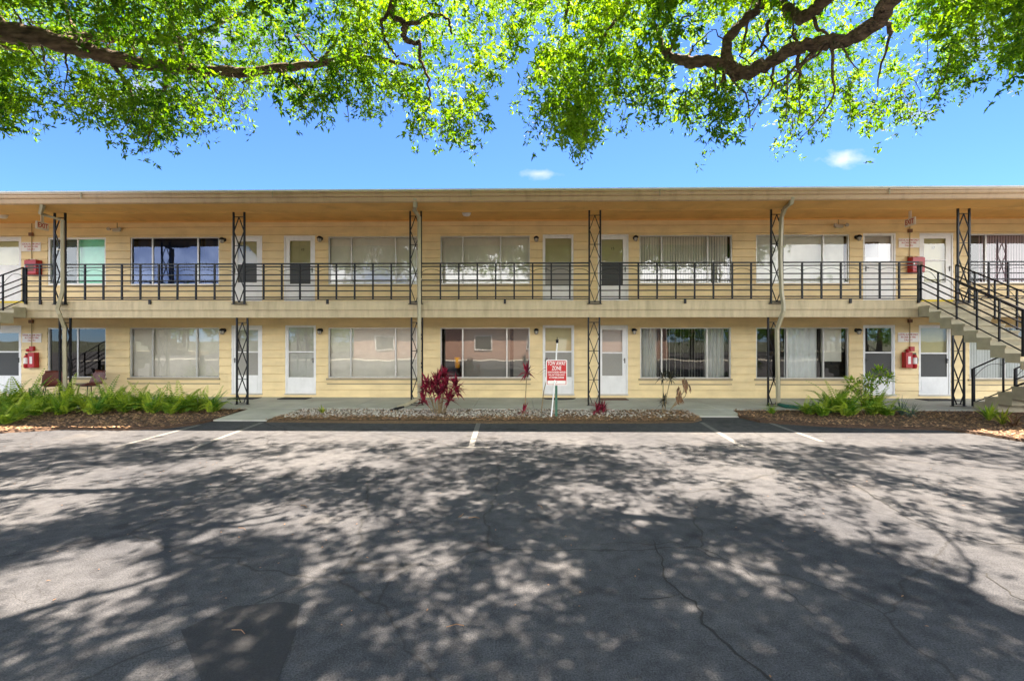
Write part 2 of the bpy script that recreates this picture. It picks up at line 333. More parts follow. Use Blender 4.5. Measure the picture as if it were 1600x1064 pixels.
def stripe(mb, p, q, wd=.1, z=.004):
    p = Vector((*p, 0)); q = Vector((*q, 0)); d = (q - p).normalized(); s_ = Vector((-d.y, d.x, 0)) * wd / 2
    mb.quad(*[(v.x, v.y, z) for v in (p - s_, p + s_, q + s_, q - s_)])
for seg in ([(410, 660), (288, 705)], [(312, 664), (175, 700)], [(748, 660), (736, 699)], [(1096, 660), (1160, 698)], [(1203, 661), (1285, 690)]):
    m_ = MB(); pts = [ground(*p) for p in seg]; stripe(m_, pts[0], pts[1])
    if seg[0][0] in (410, 748, 1096):
        e = pts[1]; stripe(m_, (e[0] - .28, e[1]), (e[0] + .32, e[1]), .07, .0045)
    tag(m_.build('parking_line', M_line), kind='structure')
pm = MB(); pts = [ground(*p) for p in ((362, 948), (440, 940), (468, 945), (462, 990), (420, 1100), (330, 1100), (305, 1040), (283, 985))]
pm.add([(x, y, .003) for x, y in pts], [tuple(range(len(pts)))[::-1]]); tag(pm.build('asphalt_patch', M_patch), kind='structure')
ck = MB()
def crack(pix, w0, seedv):
    rr = random.Random(seedv); P = [Vector((*ground(*p), 0)) for p in pix]; out = []
    for a, b in zip(P[:-1], P[1:]):
        n = max(2, int((b - a).length / .06)); d = (b - a).normalized(); s_ = Vector((-d.y, d.x, 0))
        for i in range(n): out.append(a.lerp(b, i / n) + s_ * rr.gauss(0, .012))
    out.append(P[-1]); L = []; 
    for i, p in enumerate(out):
        d = (out[min(i + 1, len(out) - 1)] - out[max(0, i - 1)]).normalized(); s_ = Vector((-d.y, d.x, 0)) * w0 * rr.uniform(.35, 1.3) / 2
        L += [(p.x - s_.x, p.y - s_.y, .0038), (p.x + s_.x, p.y + s_.y, .0038)]
    ck.add(L, [(2 * i, 2 * i + 1, 2 * i + 3, 2 * i + 2)[::-1] for i in range(len(out) - 1)])
crack([(1017, 843), (1038, 876), (1035, 900), (1062, 925), (1085, 940), (1098, 975), (1150, 1020), (1205, 1064)], .016, 1)
crack([(930, 851), (985, 847), (1017, 851), (1050, 846), (1100, 862), (1140, 880)], .01, 2)
crack([(1285, 735), (1350, 765), (1420, 810), (1480, 832), (1550, 850), (1640, 850)], .013, 3)
crack([(1062, 928), (1030, 936), (1000, 935)], .008, 4); crack([(1140, 880), (1230, 925), (1270, 960)], .006, 5)
crack([(1540, 895), (1580, 930), (1640, 950)], .012, 6)
tag(ck.build('pavement_cracks', M_crack), kind='structure')

# planting beds -----------------------------------------------------
def pip(x, y, poly):
    c = False; j = len(poly) - 1
    for i in range(len(poly)):
        xi, yi = poly[i]; xj, yj = poly[j]
        if (yi > y) != (yj > y) and x < (xj - xi) * (y - yi) / (yj - yi) + xi: c = not c
        j = i
    return c
def bed(name, front_px, x_l, x_r, mtl, zt=.05):
    fr = [ground(*p) for p in front_px]
    poly = [(x_l, 11.49)] + fr + [(x_r, 11.49)]
    cx = sum(p[0] for p in poly) / len(poly); m_ = MB(); n = len(poly)
    inner = []
    for (x, y) in poly: inner.append((x, min(y + (.12 if y < 11.4 else 0), 11.49)))
    m_.add([(x, y, -.02) for x, y in poly] + [(x, y, zt) for x, y in inner], [(i, (i + 1) % n, n + (i + 1) % n, n + i) for i in range(n)] + [tuple(range(n, 2 * n))])
    tag(m_.build(name, mtl), kind='structure'); return poly
bedL = bed('mulch_bed', [(-160, 684), (0, 677), (95, 672), (190, 673), (250, 671), (300, 665), (333, 658), (360, 650), (380, 641)], -22, -6.9, M_soil)
bedM = bed('gravel_bed', [(414, 660), (600, 662), (740, 662), (1000, 662), (1085, 661), (1098, 657), (1080, 648), (1062, 640)], -5.5, 4.02, M_soilw)
bedR = bed('mulch_bed', [(1142, 640), (1156, 653), (1190, 661), (1300, 668), (1400, 671), (1480, 673), (1540, 681), (1600, 691), (1700, 700)], 5.32, 22, M_soil)
def scatter(name, poly, n, mtl, smin, smax, z0, label, cat, flat=True, yb=None, tone=(0, 1), pr=None):
    m_ = MB(); x0 = max(min(p[0] for p in poly), -14.5); x1 = min(max(p[0] for p in poly), 14.5); y0 = min(p[1] for p in poly); y1 = max(p[1] for p in poly)
    k = 0; tr = 0
    while k < n and tr < n * 6:
        tr += 1; x = random.uniform(x0, x1); y = random.uniform(y0, y1)
        if yb and not (yb[0] <= y <= yb[1]): continue
        if not pip(x, y, poly): continue
        if pr and random.random() > pr(x, y): continue
        k += 1; s_ = random.uniform(smin, smax); th = random.uniform(0, 6.28); c, sn = math.cos(th), math.sin(th); z = z0 + random.uniform(0, .02)
        if y > 11.3 : z += .005
        t_ = random.uniform(*tone)
        if flat:
            a = s_ * random.uniform(.25, .5); tl = random.uniform(-.35, .35)
            P = [(-s_, -a * .6), (-s_ * .6, a), (s_ * .7, a * .8), (s_, -a * .3), (s_ * .2, -a)]
            m_.add([(x + px * c - py * sn, y + px * sn + py * c, z + px * tl + .01) for px, py in P], [(4, 3, 2, 1, 0)[::-1]], t_)
        else:
            h = s_ * .6; q = [random.uniform(.7, 1.2) for _ in range(5)]
            ring = [(x + s_ * q[i] * math.cos(th + i * 1.257), y + s_ * q[i] * math.sin(th + i * 1.257), z - .005) for i in range(5)]
            top = (x + s_ * .1, y, z + h); ring2 = [((a + x) / 2 + (a - x) * .1, (b + y) / 2 + (b - y) * .1, z + h * .8) for a, b, _ in ring]
            m_.add(ring + ring2 + [top], [(i, (i + 1) % 5, 5 + (i + 1) % 5, 5 + i) for i in range(5)] + [(5 + i, 5 + (i + 1) % 5, 10) for i in range(5)], t_)
    tag(m_.build(name, mtl), label, cat, kind='stuff')
scatter('wood_chips', bedL, 9000, L_chip, .015, .045, .05, 'loose brown bark mulch under the ferns of the left bed', 'mulch')
scatter('wood_chips', bedR, 9000, L_chip, .015, .045, .05, 'loose brown bark mulch in the bed before the right staircase', 'mulch')
scatter('wood_chips', bedM, 8200, L_chip, .015, .04, .05, 'dead leaves and bark along the front of the gravel bed', 'mulch', yb=(9.9, 11.5), pr=lambda x, y: 1 if y < 10.5 or x > 2.6 else .3)
scatter('white_gravel', bedM, 3600, L_stone, .014, .034, .048, 'loose white gravel around the red leaved plants', 'gravel', flat=False, yb=(10.25, 11.5), pr=lambda x, y: min(1, max(.1, (y - 10.2) / .5)) * (1 if x < 2.6 else .5) * (.35 if .8 < x < 2.6 and y < 10.9 else 1))
lit = MB()
for _ in range(420):
    x = random.uniform(-9, 9); y = random.uniform(1.6, 9.5)
    if abs(x) > y * 1.25: continue
    th = random.uniform(0, 6.28); leaf(lit, (x, y, .008), (math.cos(th), math.sin(th), .08), (0, 0, 1), random.uniform(.015, .035), .012, random.uniform(.4, 1), .4)
for _ in range(7):
    x = random.uniform(-3, 3); y = random.uniform(2.3, 5); th = random.uniform(0, 3.14); lit.tube([(x, y, .01), (x + .05 * math.cos(th), y + .05 * math.sin(th), .014), (x + .11 * math.cos(th + .3), y + .11 * math.sin(th + .3), .01)], .0025, 4); lit.t += [.9] * 12
tag(lit.build('leaf_litter', L_brown), 'small fallen leaves and twigs strewn over the asphalt', 'leaf litter', kind='stuff')

# ------------------------------------------------------------------ apartment building
B = thing('apartment_building', 'long two storey tan apartment block with an iron railed balcony and outdoor walkway', 'building', (0, YW, 0))
XL, XR = -25.0, 25.0
Z2 = 2.85                                   # upper floor
# windows: u0,u1 (frame px), v0,v1, splits px
WU = [(75, 166, 370, 446, [121]), (204, 343, 369, 445, [238, 309]), (513, 652, 368, 444.5, [549, 618]), (688, 828, 367, 444.5, [723, 782]), (999, 1144, 365, 443.5, [1034, 1106]), (1181, 1327, 364, 443, [1287]), (1514, 1660, 362, 443, [1541, 1620])]
WL = [(75, 166, 512, 590, [121]), (203, 343, 512, 590, [238, 307]), (513, 652, 512, 590, [548, 618]), (688, 828, 511.5, 590, [723, 792]), (1000, 1142, 511.5, 590, [1034, 1105]), (1181, 1326, 511, 590, [1230, 1287]), (1514, 1660, 511, 590, [1571, 1620])]
DU = [(-14, 34), (362, 410), (444, 492.5), (848, 896), (934, 982), (1348, 1399), (1436, 1489)]
DL = [(-14, 34), (362, 410), (446, 494), (848, 897), (934, 981), (1348, 1398), (1435, 1485)]
zu0, zu1 = 2.93, 4.99; zl0, zl1 = .19, 2.26
openings = []
def zz(v, u): return AZ_(u, v, YW)
Wspec = []
for lst, flr in ((WU, 1), (WL, 0)):
    for (u0, u1, v0, v1, sp) in lst:
        x0, x1 = AX(u0, YW), AX(u1, YW); um = (u0 + u1) / 2
        z1, z0 = (4.96, 3.50) if flr else (2.19, .66)
        openings.append((x0, x1, z0, z1)); Wspec.append((x0, x1, z0, z1, [AX(s_, YW) for s_ in sp], flr))
Dspec = []
for lst, flr in ((DU, 1), (DL, 0)):
    for (u0, u1) in lst:
        x0, x1 = AX(u0, YW), AX(u1, YW)
        z0, z1 = (zu0, zu1) if flr else (zl0, zl1)
        openings.append((x0, x1, z0, z1)); Dspec.append((x0, x1, z0, z1, flr))
# extra openings further along, outside the photograph
for sx_ in (-1, 1):
    for flr in (0, 1):
        z0, z1 = (3.50, 4.96) if flr else (.66, 2.19)
        x0 = 18.6 if sx_ > 0 else -21.3
        openings.append((x0, x0 + 2.7, z0, z1)); Wspec.append((x0, x0 + 2.7, z0, z1, [x0 + .67, x0 + 2.0], flr))
def siding(zb, zt, bh=.24):
    m_ = MB(); nb = int(math.ceil((zt - zb) / bh))
    for i in range(nb):
        a = zb + i * bh; b = min(zt, a + bh); cuts = {a, b}
        for o in openings:
            for zc in (o[2], o[3]):
                if a < zc < b: cuts.add(zc)
        gz_ = a + .011; cuts.add(gz_); cuts = sorted(cuts)
        for c0, c1 in zip(cuts[:-1], cuts[1:]):
            mid = (c0 + c1) / 2; iv = sorted([(o[0], o[1]) for o in openings if o[2] < mid < o[3]]); x = XL; segs = []
            for (p, q) in iv:
                if p > x: segs.append((x, p))
                x = max(x, q)
            segs.append((x, XR))
            y0 = YW - .020 * (1 - (c0 - a) / bh); y1 = YW - .020 * (1 - (c1 - a) / bh)
            for (p, q) in segs:
                yk = YW + .022
                if c1 <= gz_: m_.quad((p, yk, c0), (q, yk, c0), (q, yk, c1), (p, yk, c1)); m_.quad((p, yk, a), (p, YW - .006, a), (q, YW - .006, a), (q, yk, a)); continue
                m_.quad((p, y0, c0), (q, y0, c0), (q, y1, c1), (p, y1, c1))
                if c0 == gz_: m_.quad((p, yk, c0), (q, yk, c0), (q, y0, c0), (p, y0, c0))
    for (x0, x1, z0, z1) in openings:      # reveals
        yb = YW + .14; y0 = YW - .012
        m_.quad((x0, y0, z0), (x0, y0, z1), (x0, yb, z1), (x0, yb, z0)) if zb <= z0 < zt else None
        if zb <= z0 < zt:
            m_.quad((x1, y0, z0), (x1, yb, z0), (x1, yb, z1), (x1, y0, z1)); m_.quad((x0, y0, z1), (x1, y0, z1), (x1, yb, z1), (x0, yb, z1)); m_.quad((x0, y0, z0), (x0, yb, z0), (x1, yb, z0), (x1, y0, z0))
    return m_
siding(.06, 2.62).build('wall', M_wall, B); siding(Z2, 5.47).build('wall', M_wall, B)
m_ = MB(); m_.box(XL, XL + .2, YW + .02, 23, 0, 5.4).box(XR - .2, XR, YW + .02, 23, 0, 5.4).box(XL + .2, XR - .2, 22.8, 23, 0, 5.4)
m_.build('rear_wall', M_wall, B)
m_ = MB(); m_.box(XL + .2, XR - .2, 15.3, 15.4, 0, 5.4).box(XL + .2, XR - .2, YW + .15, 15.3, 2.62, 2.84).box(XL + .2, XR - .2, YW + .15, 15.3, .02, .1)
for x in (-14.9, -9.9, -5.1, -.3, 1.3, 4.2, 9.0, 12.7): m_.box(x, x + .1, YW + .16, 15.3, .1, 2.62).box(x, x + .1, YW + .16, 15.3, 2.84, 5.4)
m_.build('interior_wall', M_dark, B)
# roof, soffit, gutter
m_ = MB(); m_.add([(XL - .3, 11.12, 5.475), (XR + .3, 11.12, 5.475), (XR + .3, 11.12, 5.515), (XL - .3, 11.12, 5.515), (XL - .3, 23.3, 5.6), (XR + .3, 23.3, 5.6), (XR + .3, 23.3, 5.9), (XL - .3, 23.3, 5.9)],
    [(0, 1, 2, 3), (3, 2, 6, 7), (0, 4, 5, 1), (4, 7, 6, 5), (0, 3, 7, 4), (1, 5, 6, 2)]); m_.build('roof', M_roof, B)
m_ = MB(); prof = [(11.27, 5.465), (11.12, 5.465), (11.12, 5.435), (11.145, 5.425), (11.135, 5.39), (11.15, 5.345), (11.175, 5.335), (11.165, 5.325), (11.185, 5.235), (11.205, 5.215), (11.27, 5.215)]
n = len(prof); m_.add([(x, y, z) for x in (XL, XR) for y, z in prof], [(i, i + 1, n + i + 1, n + i)[::-1] for i in range(n - 1)])
gt = m_.build('gutter', M_gutter, B)
for x in (-10.9, -6.1, -1.2, 3.4, 8.9): MB().box(x - .012, x + .012, 11.108, 11.118, 5.32, 5.466).build('seam', M_trim, gt)
m_ = MB(); m_.box(XL, XR, 11.25, 11.93, 5.212, 5.25); m_.box(XL, XR, 11.93, 12.10, 5.205, 5.44); m_.box(XL, XR, 12.10, YW, 5.44, 5.47)
m_.box(XL, XR, YW - .03, YW - .005, 5.40, 5.44)
m_.build('soffit', M_soffit, B)
# balcony slab and beam
m_ = MB(); m_.box(XL, XR, YC, YW, 2.612, Z2).box(XL, XR, YC + .035, YC + .20, 2.41, 2.612)
m_.build('balcony_slab', M_slab, B)

# windows
def vane_blind(x0, x1, z0, z1, y, ang=35, pitch=.09, jit=3, gap=()):
    m_ = MB(); x = x0 + .04
    while x < x1 - .02:
        if not any(a <= x <= b for a, b in gap):
            t_ = R(ang + random.uniform(-jit, jit)); c, s_ = math.cos(t_) * .046, math.sin(t_) * .046; zb = z0 + random.uniform(.01, .02)
            m_.quad((x - c, y - s_, zb), (x + c, y + s_, zb), (x + c, y + s_, z1), (x - c, y - s_, z1))
        x += pitch
    return m_
def mini_blind(x0, x1, z0, z1, y, tilt=78):
    m_ = MB(); z = z0 + .02; c, s_ = math.cos(R(tilt)) * .0125, math.sin(R(tilt)) * .0125
    while z < z1:
        m_.quad((x0, y - c, z - s_), (x1, y - c, z - s_), (x1, y + c, z + s_), (x0, y + c, z + s_)); z += .022
    return m_
def wavy(x0, x1, z0, z1, y, amp=.03, wl=.16):
    m_ = MB(); n = max(4, int((x1 - x0) / .02)); ph = random.random() * 6; v = []
    for i in range(n + 1):
        x = x0 + (x1 - x0) * i / n; a = math.sin(x / wl * 6.28 + ph + .8 * math.sin(x * 3)) * amp
        v += [(x, y + a * 1.2, z0), (x + .01 * math.sin(x * 20), y + a * .8, z1)]
    m_.add(v, [(2 * i, 2 * i + 2, 2 * i + 3, 2 * i + 1) for i in range(n)]); return m_
def window(spec, idx):
    x0, x1, z0, z1, sp, flr = spec; ft = .035; yf = YW + .035
    white = idx in (0, 7)
    wh = .055 if idx == 0 else ft
    m_ = MB(); xs = [x0] + sp + [x1]
    m_.box(x0 + .002, x1 - .002, yf - .03, yf + .05, z1 - wh, z1 - .002).box(x0 + .002, x1 - .002, yf - .03, yf + .05, z0 + .002, z0 + wh)
    m_.box(x0 + .002, x0 + wh, yf - .03, yf + .05, z0 + wh, z1 - wh).box(x1 - wh, x1 - .002, yf - .03, yf + .05, z0 + wh, z1 - wh)
    for s_ in sp: m_.box(s_ - .022, s_ + .022, yf - .024, yf + .04, z0 + wh, z1 - wh)
    fr = m_.build('window', M_vinyl if idx == 0 else M_alu, B)
    if not flr or True:
        s = MB().box(x0 - .05, x1 + .03, YW - .05, YW + .0, z0 - .055, z0 - .004); s.box(x0 - .03, x1 + .02, YW - .03, YW - .017, z0 - .19, z0 - .16)
        s.build('sill', M_trim if not flr else M_wall, fr)
    gm = {0: G_clear, 1: G_mirror, 7: G_dark, 3: G_sheen, 2: G_sheen, 10: G_strong, 9: G_strong, 12: G_clear, 4: G_sheen, 8: G_strong}.get(idx, G_clear)
    for i in range(len(xs) - 1):
        p = MB(); yy = yf + (.012 if i % 2 == 0 else -.004); p.quad((xs[i] + .02, yy, z0 + wh - .005), (xs[i + 1] - .02, yy, z0 + wh - .005), (xs[i + 1] - .02, yy, z1 - wh + .005), (xs[i] + .02, yy, z1 - wh + .005))
        p.build('pane', gm, fr)
    yb = YW + .13; a, b, c, d = x0 + .03, x1 - .03, z0 + .02, z1 - .02
    def put(m2, nm='blind', mt=M_vane): m2.build(nm, mt, fr)
    if idx == 0: put(MB().quad((sp[0] - .5, yb, c), (b, yb, c), (b, yb, d), (sp[0] - .5, yb, d)), 'shade', M_teal); put(MB().quad((a, yb - .03, c), (sp[0] - .05, yb - .03, c), (sp[0] - .05, yb - .03, d), (a, yb - .03, d)), 'shade', M_tealdk)
    elif idx == 1: put(wavy(a, b, c, d, yb + .1, .03, .3), 'curtain', M_blue)
    elif idx == 2: put(mini_blind(a, b, c, d, yb))
    elif idx == 3: put(mini_blind(a, b, c, d, yb, 72))
    elif idx == 4: put(vane_blind(a, b, c, d, yb, 25, .078))
    elif idx == 5: put(vane_blind(a, b, c, d, yb, 8, .078, 2), mt=M_vane)
    elif idx == 6: put(vane_blind(sp[0] - .1, b, c, d, yb, 15, .08, 2), mt=M_pink); put(MB().quad((a, yb, c), (sp[0], yb, c), (sp[0], yb, d), (a, yb, d)), 'shade', M_screen)
    elif idx == 8: put(vane_blind(a, b, c, d, yb, 14, .08, 3, [(x0 + 1.53, x0 + 1.58)]))
    elif idx == 9: put(wavy(a, b, c, d, yb, .01, .9), 'curtain', M_vane)
    elif idx == 10:
        put(MB().quad((xs[1] - .05, yb + .05, c), (b, yb + .05, c), (b, yb + .05, d), (xs[1] - .05, yb + .05, d)), 'shade', M_screenlt)  # pale grey sheet; its colour stands in for the reflection on these panes
        t_ = MB(); cx, cz = x0 + .50, z0 + .46; t_.lathe((cx, yb, cz), [(.0, -.16), (.07, -.15), (.10, .16), (.075, .17), (0, .15)], 10); t_.build('orange_bucket', M_orange, fr)
    elif idx == 11: put(vane_blind(a, b, c, d, yb, 68, .085, 8)); put(wavy(xs[2] + .02, xs[2] + .62, c, d, yb + .12, .02, .12), 'curtain', M_curt); put(wavy(xs[0] + .1, xs[1] - .05, c, d, yb + .12, .02, .12), 'curtain', M_curt)
    elif idx == 12:
        put(wavy(AX(1229, YW), AX(1281, YW), c, d, yb, .028, .2), 'curtain', M_curt)
        put(mini_blind(sp[-1], b - .1, z0 + .5, d, yb)); tv = MB().box(sp[-1] + .05, b - .12, yb + .05, yb + .1, z0 + .05, z0 + .48); tv.build('dark_screen', M_mat1, fr)
    elif idx == 13: put(vane_blind(a, b, c, d, yb, 10, .08, 2), mt=M_curt)
    elif idx > 13: put(vane_blind(a, b, c, d, yb, 20, .08, 2))
for i, s_ in enumerate(Wspec): window(s_, i)

# doors: per-door glass box in fractions
def door(spec, gu, gz, mid, upper, lower, number=None, handle=1, wide_l=.055):
    x0, x1, z0, z1, flr = spec; y = YW + .02
    ga, gb = gu; g0, g1 = gz; fw = .045
    m_ = MB()
    m_.box(x0 + .002, x0 + fw, y - .03, y + .05, z0, z1 - .002).box(x1 - fw, x1 - .002, y - .03, y + .05, z0, z1 - .002).box(x0 + fw, x1 - fw, y - .03, y + .05, z1 - fw, z1 - .002).box(x0 + fw, x1 - fw, y - .02, y + .06, z0, z0 + .02)
    yl0, yl1 = y - .012, y + .02; a, b, c, d = x0 + fw + .003, x1 - fw - .003, z0 + .022, z1 - fw - .003
    m_.box(a, ga, yl0, yl1, c, d).box(gb, b, yl0, yl1, c, d).box(ga, gb, yl0, yl1, g1, d).box(ga, gb, yl0, yl1, c, g0)
    if mid: m_.box(ga, gb, yl0 - .004, yl1, mid - .02, mid + .02)
    m_.box(ga + .02, gb - .02, yl0 - .006, yl0, c + .06, g0 - .08) if g0 - c > .3 else None
    fr = m_.build('door', M_white, B)
    pm_ = mid if mid else g0
    p = MB().quad((ga, y + .004, pm_), (gb, y + .004, pm_), (gb, y + .004, g1), (ga, y + .004, g1)); p.build('pane', G_strong if upper != 'cream' else G_clear, fr)
    if mid:
        if lower == 'glass': MB().quad((ga, y + .006, g0), (gb, y + .006, g0), (gb, y + .006, mid), (ga, y + .006, mid)).build('pane', G_clear, fr)
        else: MB().quad((ga, y + .006, g0), (gb, y + .006, g0), (gb, y + .006, mid), (ga, y + .006, mid)).build('screen', M_screen if lower == 'dark' else M_screenlt, fr)
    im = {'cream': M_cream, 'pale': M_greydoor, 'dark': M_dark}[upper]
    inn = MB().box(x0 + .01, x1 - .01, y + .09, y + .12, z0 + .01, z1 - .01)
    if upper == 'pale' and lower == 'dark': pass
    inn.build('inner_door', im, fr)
    hx = x1 - fw - .05 if handle > 0 else x0 + fw + .05
    h = MB().box(hx - .012, hx + .012, yl0 - .012, yl0, z0 + .93, z0 + 1.08); h.tube([(hx, yl0 - .01, z0 + 1.04), (hx, yl0 - .05, z0 + 1.04), (hx - .05 * handle, yl0 - .055, z0 + 1.03)], .009, 6); h.build('handle', M_blacktext, fr)
    t_ = MB().box(x0 - .01, x1 + .01, YW - .045, y - .03, z0 - .035, z0 - .002); t_.build('threshold', M_alu, fr)
    if number: text('door_number', number, .11, ((ga + gb) / 2 + .03, y + .08, g1 - .26), M_blacktext, fr)
    return fr
def gx(a, b): return (AX(a, YW), AX(b, YW))
def gzv(flr, v0, v1): return (AZ_(800, v1, YW), AZ_(800, v0, YW))
UZ = (3.50, 4.84); UM = 4.14; LZ = (.70, 2.18); LM = 1.45
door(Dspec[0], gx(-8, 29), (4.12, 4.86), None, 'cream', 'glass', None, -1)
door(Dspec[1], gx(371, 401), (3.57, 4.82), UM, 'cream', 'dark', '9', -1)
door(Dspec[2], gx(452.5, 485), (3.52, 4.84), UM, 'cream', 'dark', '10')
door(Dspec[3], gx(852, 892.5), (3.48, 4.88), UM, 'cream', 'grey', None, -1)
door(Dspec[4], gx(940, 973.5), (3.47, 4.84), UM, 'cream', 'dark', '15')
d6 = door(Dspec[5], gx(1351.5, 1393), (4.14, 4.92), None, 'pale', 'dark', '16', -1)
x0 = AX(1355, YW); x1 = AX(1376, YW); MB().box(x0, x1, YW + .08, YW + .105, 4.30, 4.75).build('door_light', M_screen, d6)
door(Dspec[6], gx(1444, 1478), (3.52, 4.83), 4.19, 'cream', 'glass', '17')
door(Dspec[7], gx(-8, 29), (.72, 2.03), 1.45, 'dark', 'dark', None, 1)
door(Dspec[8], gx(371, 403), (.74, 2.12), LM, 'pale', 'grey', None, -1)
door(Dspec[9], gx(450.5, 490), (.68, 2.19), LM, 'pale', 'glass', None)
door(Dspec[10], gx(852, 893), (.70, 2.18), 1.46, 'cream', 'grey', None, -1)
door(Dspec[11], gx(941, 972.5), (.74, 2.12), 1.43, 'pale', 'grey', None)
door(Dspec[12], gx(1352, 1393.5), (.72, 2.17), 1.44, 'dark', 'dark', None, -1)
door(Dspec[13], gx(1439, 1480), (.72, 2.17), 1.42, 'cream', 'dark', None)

# iron columns
COLX = [-12.30, -7.46, -2.75, 1.96, 6.68, 11.46]
def column(x, y, zb, zt, offs=0.0, plate=True):
    hw = .145; m_ = MB(); step = .76; zc0 = zt - .13
    z = zc0; levels = []
    while z > zb + .06: levels.append(z); z -= step
    levels.append(zb + .05)
    for zl in levels: m_.box(x - hw, x + hw, y - .006, y + .006, zl - .009, zl + .009)
    for a, b in zip(levels[:-1], levels[1:]):
        zm = a - step / 2; 
        for s_ in (-1, 1):
            lo = max(zm, b); fr_ = (a - lo) / (step / 2)
            m_.tube([(x, y, a), (x + s_ * (hw - .01) * fr_, y, lo)], 0, sq=(.008, .013), cap=True)
            if zm > b: m_.tube([(x + s_ * (hw - .01), y, zm), (x + s_ * (hw - .01) * (1 - (zm - b) / (step / 2)), y, b)], 0, sq=(.008, .013))
    if plate: m_.box(x - .19, x + .19, y - .035, y + .035, zb - .004, zb + .012)
    c = m_.build('iron_column', M_iron, B)
    for s_ in (-1, 1):
        MB().box(x + s_ * hw - .02, x + s_ * hw + .02, y - .02, y + .02, zb + .012, zt).build('post', M_iron, c)
for x in COLX + [16.2, -17.1, 20.9, -21.8]:
    column(x, YC - .04, 2.76, 5.205); column(x, YC + .10, WALKZ, 2.41)
# balcony railing
RZ = [2.886, 2.946, 3.11, 3.25, 3.39, 3.54, 3.75, 3.83]
def railing(xa, xb, nseg, newel=0):
    y = YC - .025; m_ = MB()
    for z in RZ:
        h = .014 if z != RZ[-1] else .018
        m_.box(xa, xb, y - h, y + h, z - h * .95, z + h * .95)
    m_.box(xa, xb, y - .02, y + .02, 3.822, 3.838)
    for i in range(nseg):
        a = xa + (xb - xa) * i / nseg; b = xa + (xb - xa) * (i + 1) / nseg; c = (a + b) / 2; r = (b - a) / 2
        m_.tube([(c + r * math.cos(t_), y, 3.585 + .095 * math.sin(t_)) for t_ in [math.pi * k / 10 for k in range(11)]], .007, 5)
    r_ = m_.build('railing', M_iron, B)
    for i in range(nseg + 1):
        if (i == 0 and newel != -1) or (i == nseg and newel != 1): continue
        x = xa + (xb - xa) * i / nseg
        if (i == 0 and newel == -1) or (i == nseg and newel == 1): MB().box(x - .024, x + .024, y - .024, y + .024, 2.77, 3.75).build('post', M_iron, r_); continue
        MB().box(x - .019, x + .019, y - .0185, y + .0185, 2.875, 3.825).build('post', M_iron, r_)
    xm = (xa + xb) / 2; MB().box(xm - .03, xm + .03, y - .012, y + .02, 2.765, 2.878).build('bracket', M_iron, r_)
SX0, SX1 = 10.33, 11.28                       # right staircase opening; left one mirrored at -13.25
for a, b in zip(COLX[:4], COLX[1:5]): railing(a + .165, b - .165, 9)
railing(COLX[4] + .165, SX0, 7, 1); railing(-13.25, COLX[0] - .165, 2, -1)
railing(COLX[5] + .165, 16.03, 9); railing(16.37, 20.73, 9); railing(-21.63, -17.27, 9); railing(-16.93, -14.45, 5, 1)

# downspouts
def spout(pts, hw=.045):
    m_ = MB().tube(pts, 0, sq=(hw, .038)); o = m_.build('downspout', M_spout, B, bevel=.008)
    return o
def strap(o, x, y, z): MB().box(x - .06, x + .06, y - .05, y - .042, z - .015, z + .015).build('strap', M_spout, o)
yd = YC - .13
P = lambda u, v, Y: at(u, v, Y)
o = spout([P(64, 312, 11.2), P(67, 320, 11.25), (-12.55, 11.7, 5.12), (P(98, 340, yd)[0], yd, 4.98), (P(98, 400, yd)[0], yd, P(98, 400, yd)[2]), P(98, 455, yd), P(90, 483, yd - .02), P(93, 490, yd - .02), P(101, 512, YC), P(101, 520, YC), (P(102, 600, YC)[0], YC, .12)]); strap(o, -12.18, yd, 4.2)
o = spout([P(649, 310, 11.2), P(649, 322, 11.25), (-2.72, 11.7, 5.16), (P(655, 336, yd)[0], yd, 5.02), (P(655, 470, yd)[0], yd, P(655, 470, yd)[2]), (P(655, 610, yd)[0], yd, .42), (P(655, 620, yd)[0], yd - .02, .30), (-2.95, yd - .15, .14), (-3.1, yd - .35, .1)]); strap(o, -2.6, yd, 3.4)
o = spout([P(1238, 308, 11.2), P(1236, 318, 11.25), (6.72, 11.65, 5.16), (P(1221, 336, yd)[0], yd, 4.98), P(1219, 400, yd), P(1221, 458, yd), P(1224, 474, yd - .02), P(1224, 486, yd - .02), P(1214, 515, YC), P(1214, 525, YC), (P(1216, 600, YC)[0], YC, .14)]); strap(o, 6.75, yd, 4.2)

